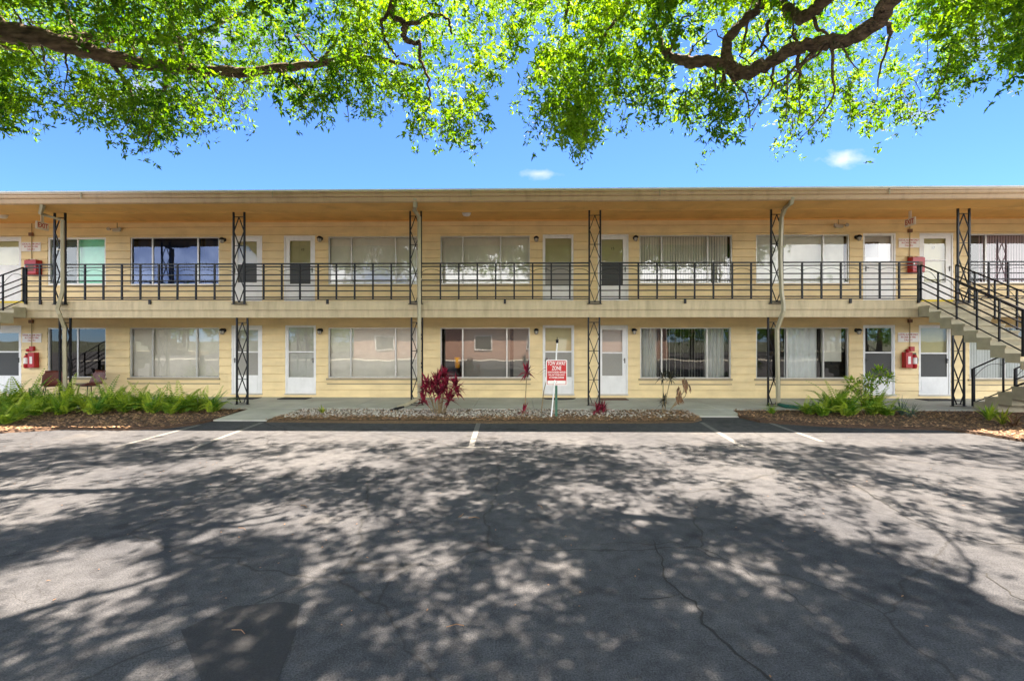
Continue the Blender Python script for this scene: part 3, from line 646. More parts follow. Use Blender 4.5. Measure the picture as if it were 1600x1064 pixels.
# ------------------------------------------------------------------ staircases
def staircase(x0, x1, sgn, label):
    """upper flight from the balcony down to a half landing toward the lot, lower flight returning beside it"""
    T = thing('staircase', label, 'staircase', ((x0 + x1) / 2, 9.0, 0), 'outdoor staircases at the ends of the balcony')
    m_ = MB(); ris, run = .165, .30
    for k in range(1, 9):
        zt = Z2 - ris * k; ya = 12 - run * k; yb = 12 - run * (k - 1)
        m_.box(x0, x1, ya, yb - .002, zt - .27 if k < 8 else zt - .2, zt)
        m_.box(x0, x1, ya - .03, ya, zt - .05, zt - .001)
    m_.build('upper_flight', M_stair, T)
    MB().box(x0 + .06, x1 - .06, 11.955, 12.03, Z2 + .001, Z2 + .008).box(x0 + .06, x1 - .06, 11.985, 11.998, Z2 - .04, Z2 + .008).build('nosing_strip', M_yellow, T)
    a, b = (x1 + .3, x1 + 1.4) if sgn > 0 else (x0 - 1.4, x0 - .3)
    lx0, lx1 = min(x0, a), max(x1, b)
    MB().box(lx0, lx1, 8.4, 9.6, 1.20, 1.365).build('landing', M_stair, T)
    m_ = MB(); r2 = (1.365 - WALKZ) / 8; run2 = .31
    for k in range(1, 8):
        zt = WALKZ + r2 * k; yb = 11.85 - run2 * (k - 1); ya = yb - run2
        m_.box(a, b, ya + .002, yb, max(WALKZ - .02 if k < 3 else zt - .30, .0), zt)
        m_.box(a, b, yb, yb + .02, zt - .05, zt - .001)
    m_.build('lower_flight', M_stair, T)
    for (px, py) in ((lx0 + .2, 8.55), (lx1 - .2, 8.55)): MB().box(px - .06, px + .06, py - .06, py + .06, -.02, 1.198).build('support_post', M_iron, T)
    s = ris / run
    def rail(x, ya, za, yb, zb, n, full=True, newels=(True, True)):
        m2 = MB(); dz = (zb - za) / (yb - ya)
        hs = [(.03, .012), (.30, .014), (.46, .014), (.62, .014), (.90, .016)] if full else [(.03, .012), (.90, .016)]
        for h, t2 in hs: m2.tube([(x, ya, za + h), (x, yb, zb + h)], 0, sq=(t2, t2 * .8))
        for i in range(n):
            p, q = ya + (yb - ya) * i / n, ya + (yb - ya) * (i + 1) / n; pts = []
            for k in range(11):
                f = k / 10; yy = p + (q - p) * f; pts.append((x, yy, za + dz * (yy - ya) + .66 + .16 * math.sin(math.pi * f)))
            m2.tube(pts, .006, 5)
        r_ = m2.build('handrail', M_iron, T)
        for i in range(n + 1):
            yy = ya + (yb - ya) * i / n; z = za + dz * (yy - ya); big = (i == 0 and newels[0]) or (i == n and newels[1]); t3 = .026 if big else .015
            MB().box(x - t3, x + t3, yy - t3, yy + t3, z + (-.02 if not big else -.06), z + .90).build('post', M_iron, r_)
    xin, xout = (x0, x1) if sgn > 0 else (x1, x0)
    rail(xin + sgn * .02, 11.95, Z2, 9.55, Z2 - 8 * ris, 5, newels=(False, True)); rail(xout - sgn * .02, 11.95, Z2, 9.55, Z2 - 8 * ris, 5, newels=(False, True))
    rail(a + .02 if sgn > 0 else b - .02, 11.85, WALKZ + .1, 9.68, 1.29, 3, full=False); rail(b - .02 if sgn > 0 else a + .02, 11.85, WALKZ + .1, 9.68, 1.29, 4)
    return T
staircase(SX0 + .02, SX1, 1, 'concrete staircase with yellow top edge descending beside door 17 on the right')
staircase(-14.42, -13.27, -1, 'concrete staircase coming down at the left end of the balcony')

# ------------------------------------------------------------------ fixtures
def wall_lamp(x, z, label):
    T = thing('wall_lamp', label, 'lamp', (x, YW - .01, z), 'black wall lamps beside the apartment doors')
    MB().lathe((x, YW - .018, z), [(0, -.03), (.055, -.028), (.06, 0), (.06, .004)], 14, 'y').build('back_plate', M_iron, T, True)
    m_ = MB().tube([(x, YW - .03, z), (x, YW - .10, z + .04), (x, YW - .13, z + .035)], .012, 8); m_.lathe((x, YW - .13, z - .02), [(.0, .075), (.035, .07), (.075, .03), (.08, .0), (.06, .0)], 14); m_.build('shade', M_iron, T, True)
    g_ = MB().lathe((x, YW - .13, z - .02), [(.045, .0), (.055, -.03), (.05, -.07), (.03, -.10), (0, -.105)], 14); g_.build('globe', M_lampglass, T, True)
    c = MB()
    for k in range(4):
        th = k * math.pi / 2 + .4; c.tube([(x + .062 * math.cos(th), YW - .13 + .062 * math.sin(th), z - .02), (x + .062 * math.cos(th), YW - .13 + .062 * math.sin(th), z - .08), (x + .02 * math.cos(th), YW - .13 + .02 * math.sin(th), z - .13)], .004, 4)
    c.build('cage', M_iron, T)
for (u, v, lb) in [(348, 374, 'black wall lamp at the corner of the dark blue reflecting window upstairs'), (500, 372, 'black wall lamp right of the upstairs door numbered 10'), (838, 372, 'black wall lamp upstairs left of the door across the column from door 15'), (993, 371, 'black wall lamp left of the upstairs striped vertical blinds'), (1341, 370, 'black wall lamp upstairs left of the door with the small square light'),
                   (348, 516, 'black wall lamp over the fern bed right of the ground floor vertical blinds'), (500, 516, 'black wall lamp between the ground floor door and the pale curtained window'), (838, 516, 'black wall lamp left of the ground floor door behind the red sign'), (991, 516, 'black wall lamp left of the striped dark blinds on the ground floor'), (1341, 516, 'black wall lamp on the ground floor between grey curtains and dark glass door')]:
    x, _, z = at(u, v, YW - .1); wall_lamp(x, z, lb)
def emergency(u, v, label):
    x, _, z = at(u, v, YW - .08); T = thing('emergency_light', label, 'emergency light', (x, YW, z), 'twin head emergency lights')
    MB().box(x - .11, x + .11, YW - .09, YW - .012, z - .05, z + .04).build('housing', M_lampglass, T, bevel=.01)
    for s_ in (-1, 1):
        m_ = MB().lathe((x + s_ * .17, YW - .13, z + .01), [(0, .05), (.03, .045), (.055, -.02), (.05, -.03), (0, -.02)], 12, 'y'); m_.tube([(x + s_ * .1, YW - .06, z + .03), (x + s_ * .17, YW - .1, z + .02)], .012, 6); m_.build('lamp_head', M_lampglass, T, True)
    MB().tube([(x, YW - .03, z + .04), (x, YW - .03, 5.40)], .01, 6).build('conduit', M_conduit, T)
emergency(181, 359, 'twin head emergency light on the wall above the balcony at left'); emergency(1312, 353, 'twin head emergency light left of door with small square light')
def ceiling_lamp(x, y, label):
    T = thing('ceiling_lamp', label, 'ceiling lamp', (x, y, 5.44), 'ceiling lamps over the balcony')
    MB().lathe((x, y, 5.44), [(.0, 0), (.14, -.001), (.15, -.02), (.13, -.03)], 18).build('base', M_gutter, T, True)
    MB().lathe((x, y, 5.41), [(.12, 0), (.115, -.05), (.09, -.085), (.0, -.1)], 18).build('diffuser', M_signw, T, True)
p = at(729, 340, 12.85); ceiling_lamp(p[0], 12.85, 'small white ceiling lamp above the central balcony window'); p = at(3, 341, 12.85); ceiling_lamp(p[0], 12.85, 'small white ceiling lamp at the far left over the stair top')
def exit_sign(x, sgn, label):
    T = thing('exit_sign', label, 'exit sign', (x, 13.0, 5.15), 'exit signs over the stair tops')
    m_ = MB().box(x - .02, x + .02, 12.83, 13.17, 5.02, 5.24); m_.build('panel', M_signw, T, bevel=.005)
    MB().box(x - .012, x + .012, 12.96, 13.04, 5.238, 5.44).build('bracket', M_signw, T)
    text('lettering', 'EXIT', .19, (x + sgn * .022, 13.0, 5.13), M_redtext, T, (R(90), 0, R(90) * sgn), .001, sx=.72, bold=.004)
    text('lettering', 'EXIT', .19, (x - sgn * .022, 13.0, 5.13), M_redtext, T, (R(90), 0, -R(90) * sgn), .001, sx=.72, bold=.004)
exit_sign(AX(66, 13.0), 1, 'red lettered exit sign under the ceiling at the left stair'); exit_sign(AX(1422, 13.0), -1, 'red lettered exit sign under the ceiling beside door 17')
def notice(u, v, label, w=.60, h=.28):
    x, _, z = at(u, v, YW); T = thing('notice_sign', label, 'sign', (x, YW - .02, z), 'fire alarm notice signs')
    MB().box(x - w / 2, x + w / 2, YW - .026, YW - .017, z - h / 2, z + h / 2).build('panel', M_signw, T)
    for i, s_ in enumerate(('LOCAL ALARM ONLY', 'IN CASE OF FIRE', 'CALL 911')):
        text('lettering', s_, .072, (x, YW - .027, z + .08 - i * .08), M_redtext, T, ext=.0006, bold=.0012, sx=.82)
notice(50, 386, 'white notice with red lettering above the red box upstairs at left'); notice(51, 528, 'white notice with red lettering above the extinguisher at ground left')
notice(1419, 380, 'white notice with red lettering left of door 17 upstairs'); notice(1418, 527, 'white notice with red lettering above the extinguisher under the right stair')
def alarm(u, zt, zb, label, boxes, strobe):
    x = AX(u, YW); T = thing('fire_alarm_conduit', label, 'fire alarm', (x, YW - .02, zb), 'fire alarm boxes on wall conduits')
    MB().tube([(x, YW - .035, zt), (x, YW - .035, zb)], .011, 6).build('conduit', M_conduit, T)
    for bz in boxes: MB().box(x - .06, x + .05, YW - .08, YW - .017, bz - .05, bz + .05).build('junction_box', M_stain, T, bevel=.006)
    if strobe:
        MB().box(x - .03, x + .10, YW - .09, YW - .02, strobe - .06, strobe + .08).build('pull_station', M_red, T, bevel=.006)
        MB().lathe((x - .09, YW - .06, strobe - .04), [(0, -.04), (.04, -.035), (.055, .0), (.045, .03)], 12, 'y').build('horn', M_red, T, True)
alarm(51.5, 5.39, 3.9, 'conduit with rusty junction boxes under the left exit sign', (5.05, 4.24), None)
alarm(51.5, 2.6, 1.5, 'conduit with red pull station over extinguisher at ground left', (2.38,), 1.54)
alarm(1420, 5.39, 3.9, 'conduit with rusty junction boxes under the right exit sign', (5.05, 4.24), None)
alarm(1420, 2.6, 1.5, 'conduit with red pull station over extinguisher beside right ground doors', (2.38,), 1.54)
def ext_cabinet(u, v, label):
    x, _, z = at(u, v, YW - .1); T = thing('extinguisher_cabinet', label, 'extinguisher cabinet', (x, YW, z), 'red fire extinguisher cabinets on the balcony')
    MB().box(x - .17, x + .17, YW - .20, YW - .018, z - .23, z + .22).build('case', M_red, T, bevel=.012)
    MB().box(x - .18, x + .18, YW - .225, YW - .202, z - .21, z + .20).build('door', M_red, T, bevel=.008)
    MB().box(x - .06, x + .11, YW - .229, YW - .226, z - .13, z + .08).build('label', M_stain, T)
    MB().box(x - .16, x - .13, YW - .235, YW - .226, z - .02, z + .06).build('latch', M_galv, T); MB().box(x - .02, x + .12, YW - .2, YW - .05, z + .221, z + .235).build('top_label', M_signw, T)
ext_cabinet(53.5, 418, 'red extinguisher cabinet on balcony wall near the left stair'); ext_cabinet(1430, 414, 'red extinguisher cabinet on balcony wall left of door 17')
def extinguisher(u, v, sg, label):
    x, _, z = at(u, v, YW - .08); T = thing('fire_extinguisher', label, 'fire extinguisher', (x, YW, z), 'fire extinguishers on the ground floor wall')
    xc = x + sg * .08
    MB().box(xc - .10, xc + .10, YW - .17, YW - .018, z - .24, z + .22).build('cabinet', M_red, T, bevel=.01)
    MB().box(xc - .035, xc + .045, YW - .173, YW - .171, z - .12, z + .10).build('label', M_signw, T)
    xb = x - sg * .12
    m_ = MB().lathe((xb, YW - .1, z), [(0, -.26), (.05, -.26), (.07, -.22), (.07, .08), (.045, .13), (.02, .16), (.0, .165)], 14); m_.build('cylinder', M_red, T, True)
    MB().lathe((xb, YW - .1, z - .02), [(.072, -.1), (.072, .08)], 14).build('cylinder_label', M_signw, T, True)
    m_ = MB().box(xb - .04, xb + .05, YW - .115, YW - .085, z + .165, z + .20); m_.tube([(xb + .04, YW - .1, z + .17), (xb + .085, YW - .12, z + .05), (xb + .085, YW - .12, z - .12)], .009, 6); m_.build('valve', M_blacktext, T)
    MB().box(xb - .02, xb + .02, YW - .03, YW - .015, z - .1, z + .19).build('bracket', M_galv, T)
extinguisher(49, 562, 1, 'red fire extinguisher and cabinet left of the black glass window'); extinguisher(1421, 562, -1, 'red fire extinguisher and cabinet between the right ground floor doors')

# doormats
def doormat(u0, u1, v, mtl, label, half=False):
    x0, x1 = AX(u0, 13.2), AX(u1, 13.2); m_ = MB(); z = WALKZ
    if half:
        cx, r = (x0 + x1) / 2, (x1 - x0) / 2; pts = [(cx - r, 13.6)] + [(cx + r * -math.cos(t_), 13.6 - .42 * math.sin(t_)) for t_ in [math.pi * k / 16 for k in range(1, 16)]] + [(cx + r, 13.6)]
    else: pts = [(x0, 13.6), (x0, 13.15), (x1, 13.15), (x1, 13.6)]
    n = len(pts); m_.add([(x, y, z + .001) for x, y in pts] + [(x, y, z + .016) for x, y in pts], [(i, (i + 1) % n, n + (i + 1) % n, n + i) for i in range(n)] + [tuple(range(n, 2 * n))])
    tag(m_.build('doormat', mtl), label, 'doormat', 'doormats in front of the ground floor doors')
doormat(356, 397, 0, M_mat1, 'black doormat behind the iron column next to the fern bed'); doormat(434, 478, 0, M_mat1, 'dark rectangular doormat at the head of the left path'); doormat(848, 902, 0, M_mat1, 'black half round doormat behind the red tow away sign', True); doormat(939, 982, 0, M_mat2, 'brown doormat at door right of the column by the sign')
doormat(1448, 1498, 0, M_mat1, 'dark doormat at the door nearest the right stair')
dr = MB(); dr.box(-6.3, -5.75, 10.9, 11.2, .055, .063)

# chairs (brown shell chairs behind the ferns)
def shell_chair(x, y, rz, label):
    T = thing('shell_chair', label, 'chair', (x, y, WALKZ), 'brown shell chairs under the black window')
    c, s_ = math.cos(rz), math.sin(rz)
    def W(a, b, h): return (x + a * c - b * s_, y + a * s_ + b * c, WALKZ + h)
    m_ = MB(); nu, nv = 9, 12; V = []
    for j in range(nv + 1):
        f = j / nv
        if f < .5: yy = -.26 + f * .9; hh = .43 - .03 * math.sin(f * 2 * math.pi) 
        else: g_ = (f - .5) * 2; yy = .19 + g_ * .14; hh = .43 + g_ * .40 - .0 * g_
        if .35 < f < .6: hh += .015
        wdt = .25 - (.05 if f > .9 else 0) - .02 * abs(f - .5)
        for i in range(nu + 1):
            t_ = i / nu * 2 - 1; V.append(W(t_ * wdt, yy - (.05 * t_ * t_ if f >= .5 else 0), hh + .05 * t_ * t_ * (1 if f < .5 else .2)))
    m_.add(V, [(j * (nu + 1) + i, j * (nu + 1) + i + 1, (j + 1) * (nu + 1) + i + 1, (j + 1) * (nu + 1) + i) for j in range(nv) for i in range(nu)])
    o = m_.build('seat_shell', M_brownplastic, T, True); md = o.modifiers.new('solid', 'SOLIDIFY'); md.thickness = .012
    for (a, b) in ((-.19, -.2), (.19, -.2), (-.19, .17), (.19, .17)): MB().tube([W(a * .8, b * .8, .42), W(a * 1.12, b * 1.12, .0)], .011, 6).build('leg', M_iron, T)
    MB().tube([W(-.15, -.16, .40), W(-.15, .14, .40), W(.15, .14, .40), W(.15, -.16, .40), W(-.15, -.16, .40)], .009, 6).build('frame', M_iron, T)
shell_chair(AX(80, 12.9), 12.95, R(40), 'brown shell chair left of the downspout below the black window'); shell_chair(AX(138, 13.0), 13.05, R(-12), 'brown shell chair right of the downspout below the black window')

# tow away sign
sx, sy = ground(866, 650, .05); sy = 10.45; sx = AX(868, sy)
T = thing('tow_away_sign', 'red and white tow away zone sign on green steel post with white stake', 'sign', (sx, sy, .05))
s0 = at(853, 562, sy); s1 = at(886, 602, sy); cx = (s0[0] + s1[0]) / 2; cz = (s0[2] + s1[2]) / 2; hw = (s1[0] - s0[0]) / 2; hh = (s0[2] - s1[2]) / 2
def rrect(mb, cx, cz, hw, hh, y0, y1, r=.03):
    pts = []
    for (sx_, sz_, a0) in ((1, 1, 0), (-1, 1, 90), (-1, -1, 180), (1, -1, 270)):
        for k in range(5):
            t_ = R(a0 + k * 22.5); pts.append((cx + sx_ * (hw - r) + r * math.cos(t_), cz + sz_ * (hh - r) + r * math.sin(t_)))
    n = len(pts); mb.add([(x, y0, z) for x, z in pts] + [(x, y1, z) for x, z in pts], [tuple(range(n)), tuple(range(n, 2 * n))[::-1]] + [(i, n + i, n + (i + 1) % n, (i + 1) % n) for i in range(n)]); return mb
rrect(MB(), cx, cz, hw, hh, sy - .03, sy - .026).build('sign_plate', M_signw, T)
rrect(MB(), cx, cz, hw - .02, hh - .02, sy - .0325, sy - .0302, .02).build('red_field', M_redsign, T)
MB().box(cx - hw + .035, cx + hw - .035, sy - .0345, sy - .0328, cz - hh + .03, cz - hh + .11).build('white_strip', M_signw, T)
text('lettering', 'TOW AWAY', .125, (cx, sy - .034, cz + hh - .085), M_signw, T, ext=.0006, bold=.0022, sx=.58)
text('lettering', 'ZONE', .125, (cx, sy - .034, cz + hh - .195), M_signw, T, ext=.0006, bold=.0022, sx=.62)
for i, s_ in enumerate(('UNAUTHORIZED VEHICLES', 'WILL BE TOWED AWAY', 'AT OWNERS EXPENSE')): text('lettering', s_, .055, (cx, sy - .034, cz + hh - .285 - i * .062), M_signw, T, ext=.0006, bold=.0012, sx=(.60, .62, .62)[i])
text('lettering', '+', .05, (cx, sy - .0352, cz - hh + .07), M_redtext, T, ext=.0006, bold=.002)
gxp = AX(869, sy); MB().box(gxp - .028, gxp + .028, sy - .02, sy - .012, .0, cz - hh * .2).box(gxp - .022, gxp - .014, sy - .012, sy + .012, .0, cz).box(gxp + .014, gxp + .022, sy - .012, sy + .012, .0, cz).build('green_post', M_green, T)
b0 = at(861, 655, sy - .06); b1 = at(872, 536, sy + .0)
MB().tube([(b0[0], b0[1] - .01, .03), at(866.5, 600, sy - .05), at(867, 590, sy - .0)], .016, 8).build('white_stake', M_white, T)
MB().tube([at(868, 580, sy), at(869.5, 550, sy), (b1[0] - .02, sy, b1[2])], .016, 8).build('white_rod', M_white, T)
hx, _, hz = b1; hx -= .02
MB().lathe((hx, sy, hz), [(0, .0), (.025, .0), (.035, .02), (.03, .055), (.045, .075), (.01, .08), (.006, .13), (0, .14)], 10).build('finial', M_iron, T, True)

# drain hose at right downspout
hz_ = MB(); p0 = (P(1216, 600, YC)[0], YC - .02, .14); hz_.tube([p0, (p0[0] + .05, YC - .25, .12), (p0[0] + .3, 11.5, .12), (p0[0] + .55, 11.25, .09), (p0[0] + .8, 11.15, .08)], [.05, .05, .05, .055, .05], 10)
tag(hz_.build('drain_hose', M_hose, None, True), 'dark green drain hose at the foot of the right downspout', 'hose')
hz_ = MB(); hz_.tube([(-2.98, 11.6, .09), (-3.12, 11.35, .09), (-3.2, 11.2, .05), (-3.28, 11.05, .02)], .035, 10)
tag(hz_.build('drain_hose', M_mat1, None, True), 'black drain hose in white gravel at the central downspout', 'hose')

# ------------------------------------------------------------------ plants
def fern_mesh(seed, n=18, L=.62, lf=L_fern, spread=1.0):
    rr = random.Random(seed); m_ = MB()
    for i in range(n):
        th = rr.uniform(0, 6.28); out = rr.uniform(.2, 1.15) * spread; ln = L * rr.uniform(.45, 1.15); tone = rr.uniform(.0, .65) if rr.random() > .16 else rr.uniform(.85, 1)
        d = Vector((math.cos(th), math.sin(th), 0)); p = Vector((rr.gauss(0, .05), rr.gauss(0, .05), 0)); N = 18; pts = []
        el = math.pi / 2 - .25 * out
        for k in range(N + 1):
            pts.append(p.copy()); el -= (1.5 * out + .25) / N; p = p + (d * math.cos(el) + Vector((0, 0, 1)) * math.sin(el)) * ln / N
        for k in range(2, N):
            ax = (pts[k + 1] - pts[k - 1]).normalized(); sd_ = ax.cross(Vector((0, 0, 1)))
            if sd_.length < .05: sd_ = Vector((-d.y, d.x, 0))
            sd_.normalize(); up = sd_.cross(ax); w_ = .12 * math.sin(math.pi * (k / N) ** .7 * .92 + .12)
            for s_ in (-1, 1):
                leaf(m_, pts[k], sd_ * s_ + ax * .5 - up * .12 * 1, up, w_ * 1.1, .036, min(1, max(0, tone + rr.gauss(0, .08))), .3)
        m_.add([pts[0] + Vector((.003, 0, 0)), pts[0] - Vector((.003, 0, 0)), pts[N // 2] - Vector((.002, 0, 0)), pts[N // 2] + Vector((.002, 0, 0))], [(0, 1, 2, 3)], tone)
        m_.add([pts[N // 2] - Vector((.002, 0, 0)), pts[N // 2] + Vector((.002, 0, 0)), pts[N]], [(0, 1, 2)], tone)
    return m_
ferns = []
for sdn in range(4):
    ferns.append(fern_mesh(sdn + 20, 26 + sdn * 4, .92))
FM = []
def place_fern(x, y, sc, label, grp, k):
    global FM
    if len(FM) <= k:
        o = ferns[k].build('fern', L_fern)
        FM.append(o)
    else:
        o = FM[k].copy(); COL.objects.link(o)
    o.location = (x, y, .05); o.rotation_euler = (0, 0, random.uniform(0, 6.28)); o.scale = (sc, sc, sc * random.uniform(.7, 1.15)); tag(o, label, 'fern', grp); return o
rr = random.Random(5); GL = 'ferns crowding the left bed'; LB = 'green sword fern in the dense fern row of the left bed'
k = 0
for (u, Y, sc, lb) in [(-20, 10.9, 1.0, 'green fern at the very left edge below the left ground door'), (12, 10.7, .95, 'green fern in front of the white door panel at far left'), (45, 10.9, 1.0, 'green fern below the fire extinguisher at left'), (78, 10.8, .8, 'green fern in front of the left brown chair'), (108, 11.0, .95, 'tall green fern hiding the foot of the left downspout'), (136, 10.9, .82, 'tall green fern in front of the right brown chair'), (150, 10.5, .75, 'small front row fern below the right brown chair'), (170, 11.0, .95, 'green fern just right of the right brown chair'), (196, 10.8, .85, 'green fern below the left corner of the vertical blind window'), (218, 11.1, .85, 'rear row fern below the narrow left pane of the blind window'), (240, 10.7, .75, 'green fern below the centre of the vertical blind window, nearer the kerb'), (262, 11.0, .85, 'rear row fern below the centre of the vertical blind window'), (286, 10.9, 1.05, 'large bright fern below the right half of the vertical blind window'), (310, 11.0, .95, 'bright fern below the right pane of the vertical blind window'), (332, 10.9, .75, 'last fern at the right end of the left bed beside the path'), (95, 10.4, .7, 'small front row fern before the left downspout'), (55, 10.3, .75, 'small front row fern between door and left brown chair'), (268, 10.6, .55, 'smallest fern, low on the mulch before the big bright fern')]:
    place_fern(AX(u, Y), Y, sc, lb, GL, k % 4 if k >= 4 else k); k += 1
for (u, Y, sc, lb) in [(8, 9.3, .6, 'low sunlit fern at the sandy front corner of the left bed'), (-30, 9.35, .7, 'sunlit fern cut by the left edge of the picture'), (26, 9.75, .7, 'half sunlit fern just behind the lowest sunlit fern at far left')]:
    o = place_fern(AX(u, Y), Y, sc, lb, 'sunlit ferns at the left bed corner', 3)
GR = 'ferns in the right bed'
for (u, Y, sc, lb) in [(1206, 10.95, .32, 'small fern at the foot of the right downspout'), (1264, 10.85, .68, 'fern below the grey curtains, nearest the green hose'), (1284, 10.6, .6, 'small low fern on the mulch between hose and leaning shrub'), (1306, 10.9, 1.0, 'tall bright fern left of the leaning shrub'), (1324, 10.6, .85, 'bright fern in front of the leaning shrub stems'), (1362, 10.85, .95, 'wide fern before the dark glass door'), (1385, 10.7, .7, 'small fern between leaning shrub and blue green grass tuft')]:
    place_fern(AX(u, Y), Y, sc, lb, GR, k % 4); k += 1
# blade plants
def blades(name, x, y, n, L, W, lf, label, cat, seed=1, droop=1.0, z=.05, base=.03):
    rr = random.Random(seed); m_ = MB()
    for i in range(n):
        th = rr.uniform(0, 6.28); ou = rr.uniform(.15, 1.0) * droop; d = Vector((math.cos(th), math.sin(th), 0)); p = Vector((x, y, z)) + d * base * rr.random(); ln = L * rr.uniform(.6, 1.1); el = 1.45 - .3 * ou; t_ = rr.random(); N = 6; prev = None
        sd_ = Vector((-d.y, d.x, 0)); V = []
        for k in range(N + 1):
            wd = W * (math.sin(math.pi * min(.97, (k / N) * .85 + .12))) / 2; V += [p - sd_ * wd, p + sd_ * wd]; el -= 1.5 * ou / N; p = p + (d * math.cos(el) + Vector((0, 0, 1)) * math.sin(el)) * ln / N
        m_.add(V, [(2 * k, 2 * k + 1, 2 * k + 3, 2 * k + 2) for k in range(N)], t_)
    o = m_.build(name, lf); return tag(o, label, cat)
blades('blue_grass_plant', AX(1408, 10.8), 10.8, 60, .5, .014, L_blue, 'drooping blue green grass tuft before the right stair door', 'plant', 3, 1.3)
blades('blue_grass_plant', AX(1424, 10.7), 10.7, 40, .35, .014, L_blue, 'low sprawling blue green tuft at the right end of the ferns', 'plant', 4, 1.6)
blades('strap_leaf_plant', AX(1545, 10.15), 10.15, 46, .45, .035, L_fern, 'green strap leaved plant at the foot of the lower stair flight', 'plant', 5, 1.0)
blades('strap_leaf_plant', AX(1562, 9.7), 9.65, 40, .42, .03, L_yel, 'sunlit yellowish strap leaved plant at the right bed corner', 'plant', 6, 1.1)
blades('dry_leaf_plant', AX(1588, 9.35), 9.4, 26, .3, .03, L_brown, 'tan dried leaf clump below the yellowish strap leaved plant', 'plant', 7, 1.5)
blades('seedling', AX(504, 10.9), 10.9, 16, .2, .04, L_yel, 'small yellow green seedling alone in the white gravel', 'plant', 8, .9)
def cordyline(x, y, stems, label, lf=L_red, z=.04, leafL=.30, W=.05, nl=30, seed=1):
    """stems: list of (dx, dy, height, bend)"""
    rr = random.Random(seed); T = thing('cordyline', label, 'plant', (x, y, z)); m_ = MB(); st = MB()
    for (dx, dy, h, bx) in stems:
        top = Vector((x + dx + bx, y + dy, z + h)); b = Vector((x + dx * .35, y + dy * .35, z - .02)); mid = b.lerp(top, .5) + Vector((bx * -.25, 0, 0))
        st.tube([b, b.lerp(mid, .5) , mid, top], [.013, .012, .011, .009], 6)
        for i in range(nl):
            th = rr.uniform(0, 6.28); e0 = rr.uniform(-.5, 1.4); d = Vector((math.cos(th) * math.cos(e0), math.sin(th) * math.cos(e0), math.sin(e0))); p0 = top - Vector((0, 0, rr.uniform(0, .10)))
            nrm = Vector((0, 0, 1)) if abs(d.z) < .9 else Vector((0, 1, 0))
            leaf(m_, p0, d, nrm, leafL * rr.uniform(.6, 1.1), W * rr.uniform(.7, 1.1), rr.random(), .5)
    st.build('stem', M_stem, T, True); m_.build('foliage', lf, T); return T
cordyline(AX(686, 10.85), 10.85, [(-.22, 0, .62, -.1), (-.05, .1, .78, 0), (.12, 0, .70, .05), (.28, .05, .55, .12), (0, -.15, .5, .02), (-.3, -.1, .38, -.05), (.2, -.12, .4, .05), (.02, .0, .9, 0), (-.12, 0, .66, -.04), (.08, -.1, .62, 0), (-.02, -.1, .74, -.02), (.3, 0, .7, .1), (-.24, .05, .74, -.06), (.1, .1, .92, .02)], 'big bushy dark red cordyline with many stems beside the central downspout', seed=2, nl=34, W=.06, leafL=.34)
cordyline(AX(820, 10.8), 10.8, [(.02, 0, 1.02, .03)], 'tall single stem red cordyline left of the tow away sign', seed=3, nl=40, leafL=.33, W=.045)
cordyline(AX(843, 11.0), 11.0, [(.1, 0, 1.12, .15)], 'thin red cordyline tuft rising behind the tow away sign', seed=4, nl=26, leafL=.33, W=.045)
cordyline(AX(818, 10.7), 10.6, [(.0, 0, .12, 0)], 'small bright red cordyline sprout low in the gravel', seed=5, nl=20, leafL=.26, W=.035)
cordyline(AX(934, 10.9), 10.9, [(.0, 0, .10, 0), (.1, 0, .12, .02)], 'low dark maroon cordyline at the iron column foot', seed=6, nl=34, leafL=.33, W=.045)
T = cordyline(AX(1036, 11.0), 11.0, [(.0, 0, .93, .0), (.1, 0, .88, .08), (-.02, .0, .32, .03)], 'withered dark cordyline with two stems before the striped blinds', L_dark, seed=7, nl=30, leafL=.26, W=.045)
m_ = MB(); st = MB(); bx = AX(1042, 11.0)
for (px, h, ln) in ((1062, .62, .22), (1070, .86, .2), (1060, .40, .2), (1073, .70, .18)):
    tp = Vector((AX(px, 11.0), 11.0, .05 + h)); st.tube([(bx, 11, .03), (bx + .12, 11, .18), (tp.x - .03, 11, .05 + h * .6), tp], [.012, .011, .009, .006], 6)
    for i in range(12): d = Vector((random.gauss(0, .35), random.gauss(0, .35), -1)); leaf(m_, tp + Vector((random.gauss(0, .03), 0, random.uniform(-.1, .05))), d, (0, 1, 0), ln * random.uniform(.7, 1.2), .04, random.random(), .3)
T = thing('withered_plant', 'leaning withered stems with hanging brown leaves before the striped blinds', 'plant', (bx, 11, .05)); st.build('stem', M_stem, T, True); m_.build('foliage', L_brown, T)
# leaning shrub in right bed
T = thing('leaning_shrub', 'leaning glossy green shrub with bare stems before the dark glass door', 'shrub', (AX(1350, 10.9), 10.9, .05)); st = MB(); m_ = MB(); bx = AX(1345, 10.9)
for (u, v, r_, n) in ((1330, 600, .15, 60), (1345, 606, .15, 60), (1358, 596, .16, 70), (1374, 584, .16, 80), (1388, 592, .12, 40)):
    c = Vector(at(u, v, 10.9)); st.tube([(bx, 10.9, .03), (bx + .02, 10.9, .3), c.lerp(Vector((bx, 10.9, .5)), .4), c], [.014, .012, .01, .006], 6)
    for i in range(n * 2):
        d = Vector((random.gauss(0, 1), random.gauss(0, 1), random.gauss(0, 1))).normalized(); leaf(m_, c + d * r_ * random.uniform(.2, 1.1), d + Vector((0, 0, .2)), (0, 0, 1) if abs(d.z) < .8 else (1, 0, 0), .11, .045, random.uniform(0, .8), .3)
st.build('stem', M_stem, T, True); m_.build('foliage', L_fern, T)

